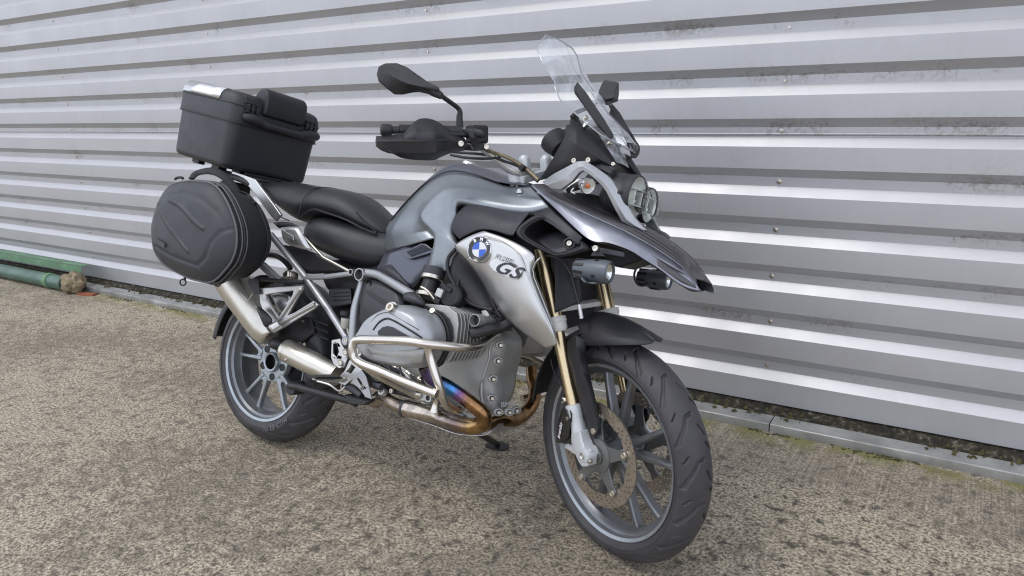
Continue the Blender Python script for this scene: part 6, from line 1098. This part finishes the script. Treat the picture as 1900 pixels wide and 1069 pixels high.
# hand guards
def guard(s):
    g=(lambda o:o) if s<0 else mir
    def Yx(x): return -.475+(x-45)*(.29/960)
    A=[(0.9449,-0.47,1.2256),(0.9497,-0.45,1.2258),(0.9928,-0.405,1.2296),(1.0226,-0.375,1.2243),(1.0337,-0.335,1.2215),(1.0437,-0.29,1.225),(1.0463,-0.262,1.23),(1.0568,-0.235,1.2191)]
    B_=[(0.9633,-0.48,1.211),(0.9943,-0.468,1.2117),(1.0316,-0.425,1.2123),(1.0637,-0.39,1.2117),(1.0799,-0.35,1.2129),(1.0695,-0.305,1.2145),(1.0739,-0.275,1.2117),(1.0747,-0.235,1.2028)]
    C_=[(0.9639,-0.478,1.2009),(0.987,-0.462,1.1906),(1.0196,-0.42,1.1835),(1.0524,-0.385,1.182),(1.0757,-0.345,1.1827),(1.0596,-0.3,1.1886),(1.0648,-0.27,1.1949),(1.0826,-0.225,1.199)]
    D_=[(0.9645,-0.465,1.1927),(1.0002,-0.445,1.1767),(0.9984,-0.41,1.1676),(1.016,-0.37,1.1627),(1.0403,-0.335,1.1618),(1.0202,-0.3,1.1706),(1.0327,-0.27,1.1831),(1.0622,-0.22,1.1939)]
    o=skin('hand_guard',[g([tuple(q) for q in crom(r,3)]) for r in (A,B_,C_,D_)],'plastic',sub=0,solid=.005,off=1,smooth=16)
    for R_,rr_ in ((B_,.0045),(C_,.004)): tube('guard_ridge',[g([q])[0] for q in R_[:7]],[rr_*.4]+[rr_]*5+[rr_*.4],'plastic',o,k=4,n=8)
    T=[(1.0028,-0.41,1.2306),(1.0076,-0.38,1.2632),(1.0037,-0.36,1.2754),(1.0131,-0.34,1.2785),(1.0312,-0.325,1.2737),(1.0247,-0.3,1.2645),(1.0353,-0.27,1.2429),(1.047,-0.255,1.2301)]
    T2=[(1.0122,-0.415,1.221),(1.0414,-0.395,1.2324),(1.0401,-0.375,1.2389),(1.0509,-0.358,1.2388),(1.0629,-0.34,1.2356),(1.0563,-0.315,1.2333),(1.0518,-0.28,1.2264),(1.0552,-0.26,1.2219)]
    T3=[(1.0216,-0.42,1.213),(1.0461,-0.398,1.2146),(1.0609,-0.385,1.2143),(1.0727,-0.367,1.2148),(1.08,-0.35,1.2148),(1.0707,-0.32,1.2155),(1.0686,-0.29,1.2163),(1.0718,-0.27,1.215)]
    skin('guard_deflector',[g([tuple(q) for q in crom(r,3)]) for r in (T,T2,T3)],'plastic',o,sub=0,solid=.004,off=1,smooth=18)
    q=g([(1.0784,-0.262,1.2062)])[0]; bolt(V(q)+V(.004,0,0),(.9,s*.35,0),.009,.006,'bolt',o)
    plate('guard_edge',g([(1.0868,-0.235,1.2009),(1.1114,-0.235,1.2203),(1.135,-0.235,1.2225),(1.1463,-0.235,1.2099),(1.1227,-0.235,1.2008)]),(.006,.0,0),'plastic_grey',o,bevel=.002)
    loft('guard_bracket',[g(r) for r in ([(1.0141,-0.235,1.2541),(1.0395,-0.235,1.2576),(1.0571,-0.235,1.2285),(1.0323,-0.235,1.2326)],[(1.0518,-0.22,1.2542),(1.1355,-0.22,1.2533),(1.1463,-0.22,1.2254),(1.0693,-0.22,1.2252)],[(1.1352,-0.205,1.2491),(1.1453,-0.205,1.241),(1.1283,-0.205,1.2047),(1.0993,-0.205,1.2212)])],'plastic',o,sub=1)
    loft('lever_perch',[g(r) for r in ([(1.0395,-0.24,1.2006),(1.1011,-0.24,1.2051),(1.1183,-0.24,1.183),(1.0578,-0.24,1.1875)],[(1.0387,-0.19,1.2076),(1.0992,-0.19,1.2089),(1.1105,-0.19,1.1866),(1.0505,-0.19,1.188)])],'black',o,sub=0,bevel=.004)
    lathe('perch_cap',V(g([(1.0928,-0.222,1.2346)])[0]),(.8,s*.6,.05),[(0,.006),(.012,.006),(.0145,.005),(.015,0),(.015,-.01)],'plastic',o,n=24)
    bolt(V(g([(1.1059,-0.185,1.1962)])[0]),(.8,s*.6,.05),.008,.006,'bolt',o)
    return o
guard(-1); guard(1)
# mirrors
def mirror_(s):
    g=(lambda o:o) if s<0 else mir
    p=[(1.0177,-0.225,1.2557),(1.0163,-0.225,1.2876),(1.0195,-0.225,1.3048),(1.0197,-0.235,1.317),(1.0327,-0.27,1.3318),(1.0413,-0.3,1.3451)]
    st_=tube('mirror_stem',g(p),[.011,.010,.0075,.0072,.0072,.0072],'plastic',k=5,n=14)
    bk_=[[(58,160),(60,215),(75,260),(150,330),(220,380)],[(75,120),(90,170),(150,230),(220,290),(300,385)],[(130,90),(200,150),(260,220),(330,290),(400,370)],[(240,88),(300,170),(350,230),(400,300),(460,362)],[(340,130),(390,210),(430,260),(460,305),(500,368)],[(440,210),(470,260),(490,290),(510,330),(540,378)],[(560,300),(565,320),(568,340),(570,360),(572,385)]]
    rows=[]
    nR=len(bk_)
    ol=[(58,190),(75,118),(130,88),(240,86),(330,122),(440,200),(520,262),(585,318),(600,350),(575,388),(500,368),(460,360),(400,364),(300,384),(225,382),(150,325),(75,258)]
    Yf=lambda x:-.45+(x-58)*(.13/540)
    return st_,ol,Yf
MO_=[(0.9316,-0.452,1.4107),(0.9374,-0.448,1.4321),(0.9502,-0.435,1.4406),(0.9762,-0.41,1.4399),(0.9934,-0.388,1.4287),(1.0116,-0.36,1.4052),(1.0257,-0.34,1.3863),(1.0393,-0.325,1.3689),(1.0395,-0.32,1.3595),(1.0318,-0.325,1.3483),(1.0201,-0.345,1.3544),(1.0125,-0.355,1.357),(1.0009,-0.37,1.356),(0.9812,-0.395,1.3503),(0.9693,-0.415,1.3509),(0.9525,-0.432,1.3689),(0.938,-0.45,1.3895)]
MR=[(0.9227,-0.43,1.413),(0.9198,-0.43,1.4225),(0.9244,-0.42,1.4257),(0.9472,-0.4,1.42),(0.9759,-0.38,1.4046),(0.9942,-0.355,1.386),(1.0118,-0.34,1.373),(1.0321,-0.33,1.3641),(1.0324,-0.325,1.3598),(1.0317,-0.33,1.3566),(1.0205,-0.345,1.3613),(1.0063,-0.355,1.3651),(0.995,-0.37,1.3699),(0.983,-0.395,1.3757),(0.9649,-0.41,1.3826),(0.9471,-0.425,1.3956),(0.9293,-0.43,1.4047)]
for s in (-1,1):
    g=(lambda o:o) if s<0 else mir
    st_=mirror_(s)[0]
    fw_=V(.030,0,0); cm=sum((V(q) for q in MO_),V(0,0,0))/len(MO_); inn=[tuple(V(p)+V(.046,0,0)) for p in MR] if s<0 else [tuple(cm.lerp(V(p),.72)+V(.070,0,0)) for p in MO_]; bc_=[tuple(V(p)+V(-.012,0,0)) for p in MO_]
    loft('mirror_shell',[g(bc_),g(MO_),g(inn)],'plastic',st_,sub=0,smooth=50,bevel=.003)
    loft('mirror_glass',[g([tuple(sum((V(q) for q in MO_),V(0,0,0))/len(MO_)*.06+V(p)*.94+V(-.0135,0,0)) for p in MO_]),g([tuple(sum((V(q) for q in MO_),V(0,0,0))/len(MO_)*.06+V(p)*.94+V(-.0145,0,0)) for p in MO_])],'chrome',st_,sub=0)
    tube('mirror_joint',g([(1.0678,-0.315,1.3422),(1.0536,-0.328,1.3533),(1.0475,-0.335,1.361)]),[.010,.014,.017],'plastic',st_,k=3,n=16)
X.st=False
# fog lamps on brackets under the beak
for s in (-1,1):
    c0_,c1_=V((1.3953,-0.225,0.8279)),V((1.4978,-0.225,0.8267)); d_=(c1_-c0_).normalized(); 
    if s>0: c0_,c1_,d_=V(c0_.x,-c0_.y,c0_.z),V(c1_.x,-c1_.y,c1_.z),V(d_.x,-d_.y,d_.z)
    L_=(c1_-c0_).length
    m_='frame' if s<0 else 'plastic'; m_=mat('grey_lamp_body',(.11,.125,.14),.3,.42,.2,700) if s<0 else bpy.data.materials['grey_lamp_body']
    fl=lathe('fog_lamp',c0_,d_,[(0,0),(.020,0),(.024,.004),(.0285,L_*.35),(.0315,L_*.6),(.0325,L_*.85),(.031,L_+.0),(.0275,L_+.004),(.0265,L_-.002)],m_,n=40)
    lathe('lamp_lens',c0_+d_*(L_-.002),d_,[(.0265,0),(.018,.004),(0,.005)],'glass',fl,n=30); lathe('reflector',c0_+d_*(L_-.006),d_,[(.0262,.002),(.018,-.006),(.006,-.010),(0,-.004)],'chrome',fl,n=30)
    u_,w_,a_=basis(d_)
    for k in range(8):
        a=k*PI/4+.35; r_=u_*math.cos(a)+w_*math.sin(a); t_=-u_*math.sin(a)+w_*math.cos(a); p=c0_+d_*.004
        loft('cooling_slot',[[p+r_*.0225+t_*x for x in (-.0035,.0035)]+[p+r_*.0285+t_*x for x in (.0035,-.0035)],[p+d_*L_*.30+r_*.024+t_*x for x in (-.0035,.0035)]+[p+d_*L_*.30+r_*.0298+t_*x for x in (.0035,-.0035)]],'black',fl,sub=0)
    for k in range(4):
        a=k*PI/2+.5; r_=u_*math.cos(a)+w_*math.sin(a); t_=-u_*math.sin(a)+w_*math.cos(a); p=c0_+d_*L_*.62
        loft('cooling_slot',[[p+r_*.029+t_*x for x in (-.004,.004)]+[p+r_*.0330+t_*x for x in (.004,-.004)],[p+d_*L_*.10+r_*.030+t_*x for x in (-.004,.004)]+[p+d_*L_*.10+r_*.0334+t_*x for x in (.004,-.004)]],'black',fl,sub=0)
    plate('lamp_foot',[(q[0],q[1]*-s,q[2]) for q in [(1.4303,-0.235,0.8079),(1.4468,-0.235,0.7945),(1.48,-0.235,0.7972),(1.4714,-0.235,0.7908),(1.4423,-0.235,0.7918),(1.4315,-0.235,0.7993)]],(0,-s*-.02 if s<0 else -.02,0),m_,fl,bevel=.002)
    bt_=[(q[0],q[1]*-s,q[2]) for q in [(1.4333,-0.225,0.8923),(1.4474,-0.225,0.8957),(1.4578,-0.225,0.89),(1.4604,-0.225,0.8794),(1.4799,-0.225,0.8682),(1.4346,-0.225,0.8649),(1.4426,-0.225,0.8777)]]
    plate('lamp_bracket',bt_,(0,.008*-s,0),'plastic',fl,bevel=.002)
    q=V((1.452,-0.232,0.8867)); bolt(V(q.x,q.y*-s,q.z),(0,s,0),.0085,.004,'bolt',fl)
    arm_=[(1.4407,-0.19,0.8926),(1.5162,-0.19,0.8851),(1.5179,-0.19,0.8722),(1.4478,-0.19,0.8766)]
    plate('bracket_arm',[(q[0],q[1]*-s,q[2]) for q in arm_],(0,.012*-s,0),'plastic_grey',fl,bevel=.002)
tube('fog_lamp_wire',[(1.4302,0.12,0.8818),(1.4157,0.15,0.8569),(1.4026,0.17,0.8309),(1.41,0.18,0.8063),(1.4262,0.19,0.7995),(1.4399,0.2,0.8106)],.0035,'hose',k=6,n=8)
# ------------------------------------------------------------------ top case
tcx=thing('top_case','black hard plastic top case with a silver lid plate, above the saddle bag','motorcycle box',org=(-.34,0,1.085))
# local frame of the case: axis up the case and along it
ex=(V(-.2,0,1.0635)-V(-.5417,0,1.119)); ex.normalize(); ez=V(-ex.z,0,ex.x); 
if ez.z<0: ez=-ez
P0=V(-.552,0,1.1205)
def rr_ring(x0,x1,w,z,r,n=5):
    """rounded rectangle in the case frame at height z"""
    out=[]
    for cx_,cy_,a0 in ((x1-r,w-r,0),(x0+r,w-r,90),(x0+r,-w+r,180),(x1-r,-w+r,270)):
        for i in range(n):
            a=math.radians(a0+90*i/(n-1)); out.append(P0+ex*(cx_+r*math.cos(a))+V(0,cy_+r*math.sin(a),0)+ez*z)
    return out
Lc=.362; body=[rr_ring(.015,Lc-.010,.198,-.006,.032),rr_ring(.004,Lc-.002,.207,.002,.036),rr_ring(.0,Lc,.210,.016,.038),rr_ring(-.012,Lc+.008,.213,.175,.045)]
cb=loft('case_body',body,'case',sub=0,smooth=50)
lid=loft('lid',[rr_ring(-.016,Lc+.013,.217,.172,.044),rr_ring(-.018,Lc+.014,.218,.178,.044),rr_ring(-.020,Lc+.012,.218,.252,.044),rr_ring(-.014,Lc+.006,.213,.275,.044),rr_ring(-.004,Lc-.008,.203,.292,.042),rr_ring(.012,Lc-.026,.188,.298,.038)],'case',sub=0,smooth=50)
lathe_seam=[rr_ring(-.0195,Lc+.0155,.2195,.247,.044)]
tube('lid_seam',lathe_seam[0],.0016,'black',lid,n=6,k=1,closed=True); tube('lid_seam',rr_ring(-.0185,Lc+.0152,.2190,.1765,.044),.0022,'black',lid,n=6,k=1,closed=True)
def cp_(x,y,z): return P0+ex*x+V(0,y,0)+ez*z
# polished plate on the lid side, wrapping over the edge
skin('lid_plate',[[cp_(x,-.2205,.253),cp_(x,-.2165,.275),cp_(x,-.2065,.292),cp_(x,-.19,.301),cp_(x,.19,.301),cp_(x,.2065,.292),cp_(x,.2165,.275),cp_(x,.2205,.253)] for x in (.012,.10,.20,.258)],'alu',sub=0,solid=.002,smooth=60)
loft('backrest_pad',[[cp_(Lc+dx,y,z) for dx,z in ((-.035,.235),(.026,.228),(.036,.262),(.030,.318),(.010,.340),(-.025,.338),(-.055,.30))] for y in (-.105,.105)],'seat',sub=0,bevel=.014)
def roundbar(y0,y1,dx,z,r,nm,m,fl=(1,1)): return tube(nm,[cp_(Lc+dx,y0,z),cp_(Lc+dx,y1,z)],r,m,n=18,k=1,flat=fl)
hd=tube('carry_handle',[cp_(Lc+.010,-.175,.205),cp_(Lc+.022,-.165,.208),cp_(Lc+.030,-.14,.206),cp_(Lc+.030,-.10,.200),cp_(Lc+.034,-.08,.196),cp_(Lc+.034,.08,.196),cp_(Lc+.030,.10,.200),cp_(Lc+.030,.14,.206),cp_(Lc+.022,.18,.208),cp_(Lc+.010,.19,.205)],[.016,.019,.020,.017,.0155,.0155,.017,.020,.019,.016],'plastic',k=3,n=16)
for y in (-.150,.150):
    h_=loft('hinge',[[cp_(Lc+dx,yy,z) for dx,z in ((-.03,.296),(.004,.285),(.017,.262),(.012,.258),(-.03,.27))] for yy in (y-.034,y+.034)],'plastic',sub=0,bevel=.003)
    for k_ in (-1,0,1): loft('hinge_knuckle',[[cp_(Lc+dx,yy,z) for dx,z in ((.008,.262),(.024,.258),(.024,.228),(.010,.222))] for yy in (y+k_*.022-.006,y+k_*.022+.006)],'plastic',h_,sub=0,bevel=.002)
    tube('hinge_pin',[cp_(Lc+.018,y-.036,.243),cp_(Lc+.018,y+.036,.243)],.005,'black',h_,n=10,k=1)
for x,y,sx_,sy_ in ((.06,-.12,.05,.03),(.11,-.15,.04,.03),(.22,-.13,.05,.04),(.30,-.08,.05,.06),(.31,.06,.04,.08),(.31,.12,.05,.03)):
    c=cp_(x,y,-.014); box('mounting_foot',c,(sx_,sy_,.022),'black',rot=(0,.15,0),bevel=.003)
tube('mounting_bar',[cp_(Lc-.012,-.10,-.012),cp_(Lc-.006,.14,-.012)],.007,'black',n=10,k=1)
# ------------------------------------------------------------------ saddle bag
bag=thing('saddle_bag','black soft shell saddle bag with grey piping hanging below the top case','motorcycle bag',org=(-.06,-.30,.62))
def bring(y,k,dx=0,dz=0,base='o'):
    O_=[(-.3108,.8131),(-.285,.890),(-.2308,.9500),(-.155,.972),(-.0753,.9773),(.0244,.9713),(.095,.930),(.150,.871),(.180,.82),(.1883,.7650),(.172,.715),(.1383,.6781),(.1000,.645),(.0577,.629),(.010,.6285),(-.07,.634),(-.1919,.659),(-.245,.682),(-.2835,.7138),(-.303,.76)]
    cx_,cz_=-.06,.80
    return [(cx_+dx+(x-cx_)*k,y,cz_+dz+(z-cz_)*k) for x,z in O_]
loft('bag_body',[bring(-.195,.80,-.03,.010),bring(-.20,.87,-.03,.008),bring(-.23,.91,-.028,.006),bring(-.30,.97,-.012,.002),bring(-.34,1.0,0,0),bring(-.385,1.02,0,0),bring(-.40,1.0,0,0)],'fabric',sub=2)
def bag_shell():
    O_=crom([(x,z,0) for x,_,z in bring(-.4,1.0)],12,True); n=len(O_); K=44; cx_,cz_=-.06,.80
    r1=[(-0.1576,-0.455,0.9028),(-0.0905,-0.455,0.8877),(-0.045,-0.455,0.8677),(0.001,-0.455,0.8408),(0.0624,-0.455,0.8131)]; r2=[(-0.2518,-0.455,0.8838),(-0.1865,-0.455,0.8436),(-0.1265,-0.455,0.8015),(-0.0596,-0.455,0.7612),(-0.0054,-0.455,0.7278)]
    r3=[(-0.2364,-0.45,0.8775),(-0.1982,-0.45,0.9133),(-0.0807,-0.45,0.9318),(0.0213,-0.45,0.9145),(0.0994,-0.45,0.8772),(0.1548,-0.45,0.8253)]; r4=[(-0.2275,-0.45,0.7294),(-0.1079,-0.45,0.7015),(0.0415,-0.45,0.6835),(0.0803,-0.45,0.7145),(0.103,-0.45,0.7654),(0.1349,-0.45,0.8069),(0.1916,-0.45,0.8328)]
    def dist(x,z,pl):
        return np.min([seg_dist(x,z,a[0],a[2],b[0],b[2]) for a,b in zip(pl[:-1],pl[1:])],axis=0)
    X_=[];Z_=[];Y_=[]
    for i in range(K+1):
        k=1-(i/K)**1.15*.985
        for p in O_: X_.append(cx_+(p.x-cx_)*k); Z_.append(cz_+(p.y-cz_)*k); Y_.append(-.403-.050*(1-k**3.4)**.75)
    X_,Y_,Z_=map(np.array,(X_,Y_,Z_)); sm=lambda d,w: np.clip(1-d/w,0,1)**2*(3-2*np.clip(1-d/w,0,1))
    # two pressed ribs tapering to points, and the folded border of the raised field
    for pl,w,h in ((r1,.011,.0065),(r2,.009,.0055)): Y_-=sm(dist(X_,Z_,pl),w)*h
    for pl,w,h in ((r3,.016,.0045),(r4,.013,.005)): Y_+=sm(dist(X_,Z_,pl),w)*h*.7
    vs=list(zip(X_,Y_,Z_)); fs=[(i*n+j,i*n+(j+1)%n,(i+1)*n+(j+1)%n,(i+1)*n+j) for i in range(K) for j in range(n)]; fs.append(tuple(K*n+j for j in range(n)))
    return finish('bag_shell',fixn(pyd(vs,fs)),'eva',None,smooth=None)
sh_=bag_shell()
for y,k,r in ((-.403,1.008,.0042),(-.385,1.028,.0032),(-.366,1.032,.0032),(-.235,.918,.0035)):
    tube('bag_piping',bring(y,k,0 if y<-.3 else -.028,0 if y<-.3 else .006),r,'piping' if y<-.36 else 'fabric',k=4,n=8,closed=True)
tube('zip',bring(-.376,1.030),.0045,'black',k=4,n=8,closed=True)
# embossed relief on the shell
def q3(pts): return [V(p) for p in pts]
plate('maker_patch',[(-0.2254,-0.455,0.763),(-0.1379,-0.455,0.7444),(-0.1391,-0.455,0.7264),(-0.2174,-0.455,0.7439)],(0,-.002,0),'plastic_grey',sh_,bevel=.0005)
hr_=tube('bag_handle',[(-0.1675,-0.36,0.9914),(-0.1817,-0.33,1.0171),(-0.1494,-0.3,1.0314),(-0.1075,-0.28,1.0229),(-0.0705,-0.26,0.9929),(-0.0446,-0.25,0.9582),(-0.0659,-0.25,0.9357)],[.008,.011,.013,.013,.012,.010,.008],'fabric',k=6,n=12,flat=(1.4,.6))
lathe('zip_pull',V((-0.0999,-0.375,0.9774)),(.3,-.5,1),[(.010,0),(.013,.002),(.013,.006),(.010,.007)],'bolt',n=12,sx=1.6)
tube('zip_pull_cord',[(-0.0652,-0.37,0.9781),(-0.0326,-0.37,0.982),(-0.0109,-0.37,0.9752)],.004,'bolt',k=3,n=8)
box('zip_toggle',V((-0.0309,-0.365,0.9788)),(.03,.012,.014),'black',rot=(0,.2,0),bevel=.004)
tube('bag_loop',[(-0.2688,-0.36,0.9859),(-0.2562,-0.36,0.9918),(-0.2297,-0.36,0.9938),(-0.2201,-0.36,0.9899)],.005,'fabric',k=4,n=8)
skin('bag_strap',[[(-0.1206,-0.225,0.9582),(-0.0597,-0.225,0.9503),(0.0151,-0.225,0.9488)],[(-0.1075,-0.235,0.9356),(-0.0437,-0.235,0.9336),(0.0294,-0.235,0.9402)],[(-0.0707,-0.245,0.9243),(-0.0123,-0.245,0.9243),(0.0679,-0.245,0.9309)]],'fabric',sub=1,solid=.004)
tube('strap_over_seat',[(-0.2835,-0.2,1.0332),(-0.3427,-0.12,1.0449),(-0.1979,-0.16,0.9979),(-0.1102,-0.2,0.9514),(-0.077,-0.235,0.9318)],.012,'fabric',k=5,n=10,flat=(1.5,.35))
for q in ((-0.1296,-0.375,0.6079),(0.0237,-0.34,0.6244)):
    q=V(q); u_,w_,_=basis((.5,-1,0)); tube('d_ring',[q+(u_*math.cos(t)+w_*math.sin(t))*.0115 for t in np.linspace(0,2*PI,12,endpoint=False)],.0028,'hose',k=2,n=8,closed=True)
    box('ring_tab',q+V(0,.006,.015),(.010,.006,.018),'fabric',bevel=.002)
q=V((0.1081,-0.3,0.7717)); u_,w_,_=basis((1,-.6,0)); tube('d_ring',[q+(u_*math.cos(t)*.9+w_*math.sin(t))*.0125 for t in np.linspace(0,2*PI,12,endpoint=False)],.0028,'hose',k=2,n=8,closed=True)
box('ring_tab',V((0.1106,-0.305,0.7817)),(.010,.026,.016),'fabric',rot=(0,0,.7),bevel=.002)
tg=plate('reflective_tag',[(0.1036,-0.285,0.7392),(0.1419,-0.285,0.7453),(0.144,-0.285,0.7327),(0.1371,-0.285,0.727),(0.1102,-0.285,0.7233)],(.003,-.003,0),'fabric',bevel=.0005)
plate('tag_print',[tuple(V(p)+V(.004,-.0045,0)) for p in [(0.1101,-0.285,0.7377),(0.1331,-0.285,0.7414),(0.1351,-0.285,0.7298),(0.112,-0.285,0.7266)]],(.0006,-.0006,0),'silver',tg,bevel=0)
plate('tag_print',[tuple(V(p)+V(.004,-.0045,0)) for p in [(0.1347,-0.285,0.7416),(0.1408,-0.285,0.7427),(0.1426,-0.285,0.7316),(0.1365,-0.285,0.7305)]],(.0006,-.0006,0),mat('red_print',(.5,.03,.03),0,.5),tg,bevel=0)
tube('bag_seam',[(0.1295,-0.33,0.7937),(0.1433,-0.28,0.7919),(0.1469,-0.23,0.7942)],.0018,'black',k=4,n=6)
